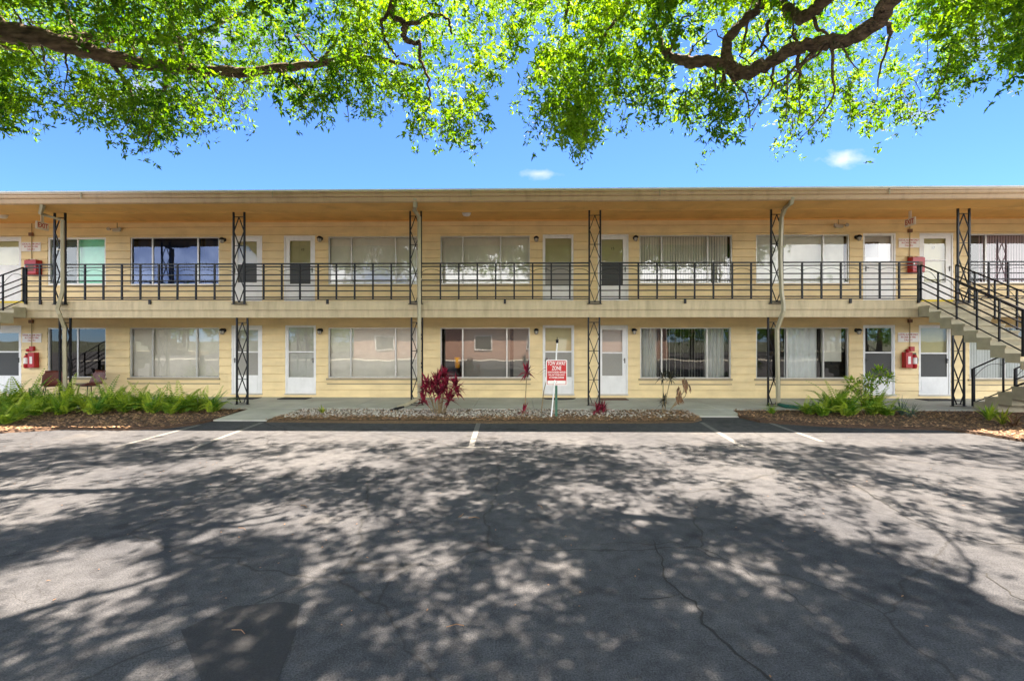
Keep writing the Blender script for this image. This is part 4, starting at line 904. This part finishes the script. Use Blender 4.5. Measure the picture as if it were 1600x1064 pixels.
# ------------------------------------------------------------------ oaks
def ipath(pts, n):
    """Catmull-Rom resample"""
    P = [Vector(p[:3]) for p in pts]; Rr = [p[3] for p in pts]; out = []; rad = []
    for i in range(len(P) - 1):
        p0, p1, p2, p3 = P[max(0, i - 1)], P[i], P[i + 1], P[min(len(P) - 1, i + 2)]
        for k in range(n):
            t_ = k / n; out.append(.5 * ((2 * p1) + (p2 - p0) * t_ + (2 * p0 - 5 * p1 + 4 * p2 - p3) * t_ * t_ + (3 * p1 - p0 - 3 * p2 + p3) * t_ ** 3)); rad.append(Rr[i] + (Rr[i + 1] - Rr[i]) * t_)
    out.append(P[-1]); rad.append(Rr[-1]); return out, rad
def limb(name, pts, parent, n=6, seg=14, seed=0):
    rr = random.Random(seed); o, r = ipath(pts, n); m_ = MB()
    r = [a * (1 + .07 * math.sin(i * .9 + seed) + rr.uniform(-.03, .03)) for i, a in enumerate(r)]; o = [p + Vector((rr.gauss(0, .012), rr.gauss(0, .012), rr.gauss(0, .015))) for p in o]
    m_.tube(o, r, seg); 
    return m_.build(name, M_barkB, parent, True)
def PV(u, v, Y, r): return (*at(u, v, Y), r)
TA = thing('oak_tree', 'live oak reaching a thick limb in over the lot from the left', 'tree', (-13.5, 3.0, 0), 'live oaks shading the lot')
TB = thing('oak_tree', 'live oak hanging a forked curving limb over the lot from the right', 'tree', (8.5, -2.5, 0), 'live oaks shading the lot')
limb('trunk', [(-13.5, 3.0, -.1, .55), (-13.4, 3.1, 1.2, .42), (-13.2, 3.5, 3.0, .38), (-12.2, 4.6, 5.2, .34), (-10.6, 6.0, 6.4, .26)], TA, 6, 18, 1)
limb('limb', [(-10.6, 6.0, 6.4, .26), PV(-40, 30, 7.2, .18), PV(0, 48, 7.3, .15), PV(75, 62, 7.4, .14), PV(150, 84, 7.5, .125), PV(215, 100, 7.6, .11), PV(300, 108, 7.7, .09), PV(370, 114, 7.8, .08), PV(440, 106, 7.9, .07), PV(500, 100, 8, .055), PV(560, 92, 8.1, .05), PV(620, 98, 8.2, .03), PV(660, 110, 8.2, .015)], TA, 6, 16, 2)
limb('limb', [(-10.9, 5.9, 6.2, .2), PV(-60, 60, 7.6, .14), PV(0, 68, 7.9, .12), PV(50, 66, 8.2, .11), PV(105, 58, 8.5, .09), PV(200, 64, 8.9, .07), PV(290, 60, 9.3, .05), PV(380, 20, 9.6, .03)], TA, 5, 12, 3)
limb('limb', [(-12.2, 4.6, 5.2, .28), (-10.5, 3.6, 6.8, .2), (-8, 3.2, 7.4, .15), (-5.2, 3.8, 7.5, .11), (-2.8, 5.0, 7.6, .07), (-1.2, 6.4, 7.6, .03)], TA, 6, 12, 4)
limb('limb', [(-12.2, 4.6, 5.2, .24), (-12.8, 7.0, 7.0, .18), (-11.6, 9.0, 8.2, .1), (-9, 10, 8.6, .04)], TA, 5, 10, 5)
for i, (u, v, Y, pts) in enumerate([(285, 104, 7.7, [(280, 60, 7.9), (262, 20, 8.2), (255, -30, 8.6)]), (130, 74, 7.5, [(118, 50, 7.6), (105, 20, 7.8), (95, -20, 8)]), (500, 100, 8, [(510, 85, 8), (530, 60, 8.1), (545, 30, 8.2)]), (430, 106, 7.9, [(460, 130, 7.7), (480, 160, 7.6)]), (260, 105, 7.7, [(255, 150, 7.5), (240, 190, 7.4), (232, 225, 7.4)]), (160, 88, 7.5, [(190, 120, 7.6), (210, 160, 7.7)])]):
    limb('branch', [PV(u, v, Y, .045)] + [PV(a, b, c, .045 - .012 * (j + 1)) for j, (a, b, c) in enumerate(pts)], TA, 5, 8, 10 + i)
# central squiggly branches
limb('branch', [(-1.2, 6.4, 7.6, .05), PV(612, 10, 7.0, .05), PV(632, 38, 6.9, .045), PV(632, 60, 6.9, .04), PV(645, 68, 6.9, .035), PV(656, 66, 6.9, .03), PV(655, 90, 6.9, .025), PV(668, 120, 6.9, .02), PV(672, 160, 6.9, .012)], TA, 6, 8, 21)
limb('branch', [PV(634, 38, 6.9, .035), PV(650, 36, 6.95, .03), PV(672, 25, 7, .03), PV(700, 30, 7.1, .02), PV(706, 55, 7.1, .015)], TA, 6, 8, 22)
limb('branch', [PV(612, 10, 7, .03), PV(596, 40, 7.1, .025), PV(606, 72, 7.2, .02), PV(622, 90, 7.2, .012)], TA, 6, 8, 23)
limb('trunk', [(8.5, -2.5, -.1, .58), (8.4, -2.4, 1.2, .44), (8.0, -1.8, 3.0, .40), (7.4, -.6, 4.6, .34), (6.2, 1.6, 5.8, .27)], TB, 6, 18, 6)
limb('limb', [(6.2, 1.6, 5.8, .27), (5.1, 3.8, 6.1, .21), PV(1405, -10, 5.3, .095), PV(1380, 28, 5.5, .09), PV(1330, 62, 5.8, .085), PV(1285, 66, 6.0, .083), PV(1235, 80, 6.2, .082), PV(1190, 104, 6.5, .085), PV(1155, 114, 6.7, .10), PV(1140, 104, 6.8, .08), PV(1110, 97, 6.9, .085), PV(1070, 98, 7, .078), PV(1042, 84, 7.1, .06), PV(1030, 62, 7.2, .035), PV(1025, 40, 7.3, .02)], TB, 6, 16, 7)
limb('limb', [PV(1145, 108, 6.75, .085), PV(1135, 88, 6.8, .075), PV(1140, 58, 6.8, .07), PV(1160, 35, 6.8, .065), PV(1185, 12, 6.7, .06), PV(1210, -30, 6.5, .06), (3.6, 5.2, 7.2, .05)], TB, 6, 12, 8)
limb('limb', [(5.1, 3.8, 6.1, .16), PV(1310, -40, 6.0, .1), PV(1290, 0, 6.2, .085), PV(1262, 24, 6.4, .08), PV(1242, 26, 6.6, .075), PV(1225, 5, 6.8, .07), PV(1235, -40, 7.2, .05)], TB, 6, 12, 9)
limb('limb', [(7.4, -.6, 4.6, .28), (5.4, .4, 6.6, .2), (2.6, 2.0, 7.2, .14), (0, 3.6, 7.5, .1), (-2.0, 5.0, 7.8, .05)], TB, 6, 12, 12)
limb('limb', [(6.2, 1.6, 5.8, .2), (7.8, 4.2, 7.0, .15), (9.0, 6.8, 7.6, .1), (9.6, 9.0, 7.9, .05)], TB, 6, 12, 13)
for i, (st_, pts) in enumerate([(PV(1056, 80, 7.05, .03), [(1055, 60, 7, ), (1068, 30, 7), (1100, 14, 7)]), (PV(985, -10, 7.4, .05), [(972, 22, 7.4), (945, 55, 7.4), (934, 82, 7.4)]), (PV(893, -10, 7.6, .045), [(886, 12, 7.6), (882, 30, 7.6)]), (PV(1200, 30, 6.8, .03), [(1195, 60, 6.8), (1172, 90, 6.8)]), (PV(1245, 76, 6.2, .03), [(1248, 110, 6.3), (1252, 150, 6.4), (1246, 190, 6.5)]), (PV(1268, 25, 6.4, .03), [(1280, 48, 6.4), (1300, 58, 6.4)]), (PV(1370, 36, 5.5, .03), [(1392, 52, 5.9), (1376, 100, 6.4), (1370, 160, 6.8)])]):
    limb('branch', [st_] + [PV(a, b, c, st_[3] * (1 - .28 * (j + 1))) for j, (a, b, c) in enumerate(pts)], TB, 5, 8, 30 + i)

rs = random.Random(55)
for k in range(34):
    T_ = TA if k < 16 else TB; ch = [(40, 55, 7.4), (120, 76, 7.5), (190, 96, 7.6), (330, 112, 7.8), (420, 106, 7.9), (520, 98, 8.0)] if k < 16 else [(1060, 98, 7), (1110, 97, 6.9), (1160, 112, 6.7), (1210, 94, 6.4), (1260, 72, 6.1), (1310, 64, 5.9), (1160, 35, 6.8)]
    u_, v_, Y_ = rs.choice(ch); p = Vector(at(u_ + rs.uniform(-25, 25), v_, Y_)); sg = rs.choice((-1, 1, -1)); q = p + Vector((rs.uniform(-.4, .4), rs.uniform(-.3, .6), sg * rs.uniform(.2, .5))); e = q + Vector((rs.uniform(-.3, .3), rs.uniform(-.2, .4), sg * rs.uniform(.1, .5)))
    limb('branch', [(*p, .022), (*p.lerp(q, .6), .016), (*q, .012), (*e, .005)], T_, 4, 6, 200 + k)
CONT = [(-100, 180), (0, 205), (50, 195), (64, 150), (80, 165), (130, 190), (200, 200), (228, 243), (262, 235), (285, 210), (330, 195), (370, 178), (420, 160), (470, 172), (520, 168), (560, 165), (600, 165), (632, 175), (648, 212), (690, 232), (735, 222), (762, 190), (776, 130), (800, 92), (814, 60), (821, 165), (850, 195), (875, 215), (905, 238), (932, 228), (945, 150), (985, 188), (1040, 172), (1080, 195), (1100, 188), (1128, 228), (1160, 200), (1185, 165), (1205, 160), (1230, 225), (1260, 200), (1290, 185), (1330, 178), (1362, 228), (1400, 205), (1440, 140), (1480, 148), (1530, 108), (1560, 100), (1590, 115), (1700, 120)]
def cont(u):
    for (a, va), (b, vb) in zip(CONT[:-1], CONT[1:]):
        if a <= u <= b: return va + (vb - va) * (u - a) / (b - a)
    return 120
HOLES = [(78, 118, 48, 55), (50, 15, 36, 16), (812, 120, 22, 60), (1450, 110, 30, 50), (1430, 70, 26, 30), (530, 150, 24, 16), (400, 150, 20, 14), (640, 45, 24, 26), (678, 12, 16, 16), (612, 68, 14, 16), (838, 55, 20, 40), (835, 130, 10, 30), (1110, 55, 30, 34), (1105, 20, 14, 30), (1170, 150, 34, 34), (1075, 130, 22, 20), (1215, 122, 20, 16), (1420, 60, 16, 22), (1545, 58, 42, 36), (1350, 135, 14, 20), (1000, 10, 18, 12), (1190, 50, 16, 20), (960, 110, 12, 16), (350, 55, 26, 14), (150, 42, 20, 10), (1330, 45, 22, 12), (1445, 105, 20, 14)]
_h = random.Random(77)
HOLES += [(_h.uniform(20, 1600), _h.uniform(0, 190), _h.uniform(9, 20), _h.uniform(8, 22)) for _ in range(46)]
def leaves_np(cent, dirs, L, W, tone):
    """cent (N,3) leaf bases, random orientation around dirs"""
    N = len(cent); d = dirs / np.linalg.norm(dirs, axis=1, keepdims=True)
    rnd = RNG.normal(size=(N, 3)); s_ = np.cross(d, rnd); s_ /= np.linalg.norm(s_, axis=1, keepdims=True) + 1e-9
    L = L[:, None]; W = W[:, None]; nrm = np.cross(s_, d)
    v0 = cent; v1 = cent + d * L * .45 + s_ * W * .5; v2 = cent + d * L - nrm * L * .12; v3 = cent + d * L * .45 - s_ * W * .5
    return np.stack([v0, v1, v2, v3], 1).reshape(-1, 3), np.repeat(tone, 4)
def build_leaves(name, V, T_, parent, m):
    n = len(V) // 4; me = bpy.data.meshes.new(name); me.vertices.add(len(V)); V = V - np.array(wloc(parent)); me.vertices.foreach_set('co', V.astype(np.float32).ravel())
    me.loops.add(n * 4); me.loops.foreach_set('vertex_index', np.arange(n * 4, dtype=np.int32)); me.polygons.add(n)
    me.polygons.foreach_set('loop_start', np.arange(0, n * 4, 4, dtype=np.int32)); me.update(calc_edges=True)
    a = me.attributes.new('tone', 'FLOAT', 'POINT'); a.data.foreach_set('value', T_.astype(np.float32)); me.materials.append(m)
    o = bpy.data.objects.new(name, me); COL.objects.link(o); o.parent = parent; return o
def spray(p, n, length, leafL, tone, droop=.8):
    """a drooping twig with leaves along it"""
    th = RNG.uniform(0, 6.28); dv = np.array([math.cos(th) * (1 - droop * .55), math.sin(th) * (1 - droop * .55), -droop * RNG.uniform(.3, 1.0)]); dv /= np.linalg.norm(dv)
    m = max(2, n // 7); tn = (np.arange(m) + RNG.uniform(.2, 1, m)) / m; node = p + dv * (tn * length)[:, None] + np.array([0, 0, -1]) * ((tn ** 2) * length * .25)[:, None] + RNG.normal(0, length * .17, (m, 3))
    ndir = RNG.normal(0, 1, (m, 3)) * .6 + dv * .7; ntone = RNG.normal(0, .13, m); k = RNG.integers(0, m, n)
    c = node[k] + RNG.normal(0, leafL * .22, (n, 3)); d = ndir[k] * .45 + RNG.normal(0, .75, (n, 3)) + np.array([0, 0, -.12])
    return c, d, leafL * RNG.uniform(.6, 1.2, n), np.clip(RNG.normal(tone, .08, n) + ntone[k], 0, 1)
def gather(sprays):
    c = np.concatenate([s_[0] for s_ in sprays]); d = np.concatenate([s_[1] for s_ in sprays]); L = np.concatenate([s_[2] for s_ in sprays]); t_ = np.concatenate([s_[3] for s_ in sprays])
    return leaves_np(c, d, L, L * .34, t_)
SA, SB = [], []
LIMBPX = []
for chain in ([(0, 48, 18, 7.3), (75, 62, 17, 7.4), (150, 84, 15, 7.5), (205, 98, 12, 7.6)], [(370, 114, 8, 7.8), (440, 106, 7, 7.9), (520, 98, 6, 8)], [(1400, 0, 16, 5.3), (1380, 28, 16, 5.5), (1330, 62, 16, 5.8), (1285, 66, 15, 6), (1235, 80, 14, 6.2), (1190, 104, 13, 6.5), (1150, 112, 14, 6.7), (1110, 97, 10, 6.9), (1070, 98, 9, 7), (1040, 80, 8, 7.1)], [(1135, 88, 8, 6.8), (1140, 58, 8, 6.8), (1160, 35, 8, 6.8), (1185, 12, 8, 6.7)], [(1290, 0, 8, 6.2), (1262, 24, 8, 6.4), (1240, 24, 8, 6.6)], [(632, 38, 5, 6.9), (634, 62, 5, 6.9), (655, 68, 5, 6.9), (668, 30, 5, 7), (700, 30, 4, 7.1)]):
    for (a, b) in zip(chain[:-1], chain[1:]):
        for k in range(4): LIMBPX.append(tuple(a[j] + (b[j] - a[j]) * k / 4 for j in range(4)))
LIT = [(*ground(u, v), ru / FPX * math.hypot(*ground(u, v)) * .78) for u, v, ru in [(630, 875, 75), (695, 895, 50), (740, 965, 60), (850, 905, 85), (845, 1040, 30), (80, 765, 110), (30, 800, 90), (60, 905, 110), (175, 940, 60), (250, 900, 40), (100, 1040, 40), (450, 810, 100), (530, 825, 80), (350, 830, 60), (480, 885, 50), (1010, 800, 80), (1150, 900, 80), (1340, 820, 90), (1400, 790, 120), (1500, 740, 100), (1540, 870, 120), (1060, 760, 80), (1150, 748, 110), (1000, 712, 60), (480, 722, 90), (60, 690, 60), (1230, 800, 60), (560, 965, 30), (900, 1000, 25), (910, 770, 60), (300, 730, 60), (600, 730, 50)]]
def shade_gap(x, y, z, k=1.0):
    sxg, syg = x - .2 * z, y - .388 * z
    return any((sxg - a) ** 2 + (syg - b) ** 2 < (c * k) ** 2 for a, b, c in LIT)

rr = random.Random(11); cnt = 0
while cnt < 5700:                        # the part of the crowns that hangs in view
    u = rr.uniform(-70, 1670); vb = cont(u) ; v = rr.uniform(-90, vb)
    f = 1 - v / max(vb, 1) if v > 0 else 1
    if rr.random() > min(1, .30 + 2.2 * f): continue
    if any(((u - a) / c) ** 2 + ((v - 18 - b) / d) ** 2 < rr.uniform(.6, 1.15) for a, b, c, d in HOLES): continue
    Y = rr.uniform(6.2, 9.9) if u < 820 else rr.uniform(5.8, 9.9)
    if v > 150: Y = rr.uniform(6.0, 8.8)
    elif rr.random() < .42: Y = rr.uniform(9.6, 12.2 - max(0, v - 40) * .008)
    for (lu, lv, lr, ly) in LIMBPX:
        if abs(u - lu) < 26 and abs(v - lv) < lr + 14 and Y < ly + .3: Y = ly + rr.uniform(.3, 2.0)
    x, y, z = at(u, v - 16, Y)
    if y - .388 * z > 7.95 + .25 * math.sin(x * 1.3): continue
    if shade_gap(x, y, z, 1.1) and rr.random() < .94: continue
    cnt += 1
    n1 = math.sin(x * 1.1 + 2) * math.cos(y * 1.3 + z * .8)
    tone = .34 + .24 * n1 + .12 * math.sin(u / 47 + v / 30) + rr.gauss(0, .13) + (.20 if 560 < u < 1250 else 0)
    s_ = spray(np.array([x, y, z]), rr.randint(26, 44), rr.uniform(.25, .5) * (1 if v < 140 else .8), .100, tone)
    (SA if u < 815 else SB).append(s_)
for k in range(190):                     # fine dangling twigs along the lower edge
    u = rr.uniform(0, 1600); vb = cont(u); Y = rr.uniform(6.3, 8.6); p = Vector(at(u, vb - rr.uniform(30, 80), Y)); q = p + Vector((rr.uniform(-.25, .25), rr.uniform(-.2, .2), -rr.uniform(.25, .6)))
    MB().tube([p, p.lerp(q, .5) + Vector((.05, 0, .05)), q], [.005, .004, .002], 5).build('twig', M_barkB, TA if u < 815 else TB)
    for j in range(5):
        c = p.lerp(q, (j + 1) / 5); (SA if u < 815 else SB).append(spray(np.array(c), 14, .2, .085, .42, .9))
# overhead crown (out of frame, shades the lot)
def overhead(S, n, x0, x1, y0, y1, seedv):
    r2 = random.Random(seedv); k = 0
    while k < n:
        cx, cy = r2.uniform(x0, x1), r2.uniform(y0, y1); cz = r2.uniform(6.3, 9.2)
        if (cz - 1.8 - .9) / max(cy, .3) < .80 and cy > 0: cz = 1.8 + 1.0 + .85 * cy
        if cz > 9.8: continue
        k += 1; rad = r2.uniform(.45, 1.15)
        if not keep(cx, cy, cz): k -= 1; continue
        for j in range(int(11 * rad * rad) + 4):
            p = np.array([cx + r2.gauss(0, rad * .45), cy + r2.gauss(0, rad * .45), cz + r2.gauss(0, rad * .3)])
            if shade_gap(*p, 1.15) or p[1] - .388 * p[2] > 7.7: continue
            S.append(spray(p, 36, .45, .14, .45 + r2.gauss(0, .1), .6))
def keep(cx, cy, cz):
    return not shade_gap(cx, cy, cz, 1.0)
overhead(SA, 560, -13, 0, 2.2, 7.8, 3); overhead(SB, 560, 0, 13, 2.2, 7.8, 4)
overhead(SB, 60, -1, 12, -3.5, 2.0, 5); overhead(SA, 50, -12, 0, -3, 2.0, 6)
for S, T in ((SA, TA), (SB, TB)):
    V, t_ = gather(S); build_leaves('crown', V, t_, T, L_oak)
print('LEAVES', sum(len(s_[0]) for s_ in SA + SB))

# ------------------------------------------------------------------ opposite side of the lot (seen reflected in the windows)
HB = thing('brick_building', 'low reddish brick building across the lot, seen reflected in ground floor windows', 'building', (0, -16, 0))
m_ = MB(); m_.box(-16, 14, -24, -16, 0, 3.3); m_.build('wall', M_brick, HB)
MB().box(-16.6, 14.6, -24.6, -15.4, 3.3, 3.5).build('roof', M_farroof, HB)
for x in (-13, -8.5, -3.5, 1.5, 6.5, 11):
    f = MB().box(x - .9, x + .9, -16.0, -15.93, .9, 2.3).build('window', M_white, HB); MB().box(x - .8, x + .8, -15.93, -15.92, 1.0, 2.2).build('pane', M_dark, f)
MB().box(3.4, 4.4, -16.0, -15.93, 0, 2.1).build('door', M_white, HB)
g_ = MB(); g_.quad((-40, -15.2, .02), (40, -15.2, .02), (40, -12.5, .02), (-40, -12.5, .02)); tag(g_.build('far_pavement', M_concrete), kind='structure')

for i, (x, y, h, rc) in enumerate([(-22, -19, 6.5, 3.6), (-11, -27, 9, 4.2), (-2, -28, 7.5, 3.8), (7, -27, 9.5, 4.4), (17.5, -19, 7, 3.8), (25, -22, 8, 4.2), (-31, -22, 8, 4.4), (34, -24, 9, 4.6)]):
    T = thing('street_tree', 'green street tree across the lot, %s from the left' % ['second', 'third', 'fourth', 'fifth', 'sixth', 'seventh', 'first', 'eighth'][i], 'tree', (x, y, 0), 'trees across the lot')
    MB().tube([(x, y, -.1), (x + .1, y, h * .3), (x, y + .1, h * .6)], [.28, .22, .12], 10).build('trunk', M_barkB, T, True)
    S = []; r4 = random.Random(90 + i)
    for j in range(300):
        d = Vector((r4.gauss(0, 1), r4.gauss(0, 1), r4.gauss(0, .8))).normalized() * rc * (.45 + .55 * r4.random()); S.append(spray(np.array([x + d.x, y + d.y, h * .62 + d.z * .8]), 26, .9, .30, .35 + r4.gauss(0, .12), .4))
    V, t_ = gather(S); build_leaves('crown', V, t_, T, L_oak)

_src = [o for o in COL.objects if o.name.startswith('street_tree')]
for k in range(17):
    o = _src[k % len(_src)]; c = o.copy(); COL.objects.link(c); c.location = (-56 + 7 * k + random.uniform(-1.5, 1.5), -40 + random.uniform(-4, 3), 0); c.rotation_euler = (0, 0, random.uniform(0, 6)); c.scale = (1.25, 1.25, random.uniform(.9, 1.25))
    c['label'] = 'distant green street tree in the far row beyond the lot'; c['group'] = 'far row of street trees'
    for ch in o.children: d = ch.copy(); COL.objects.link(d); d.parent = c
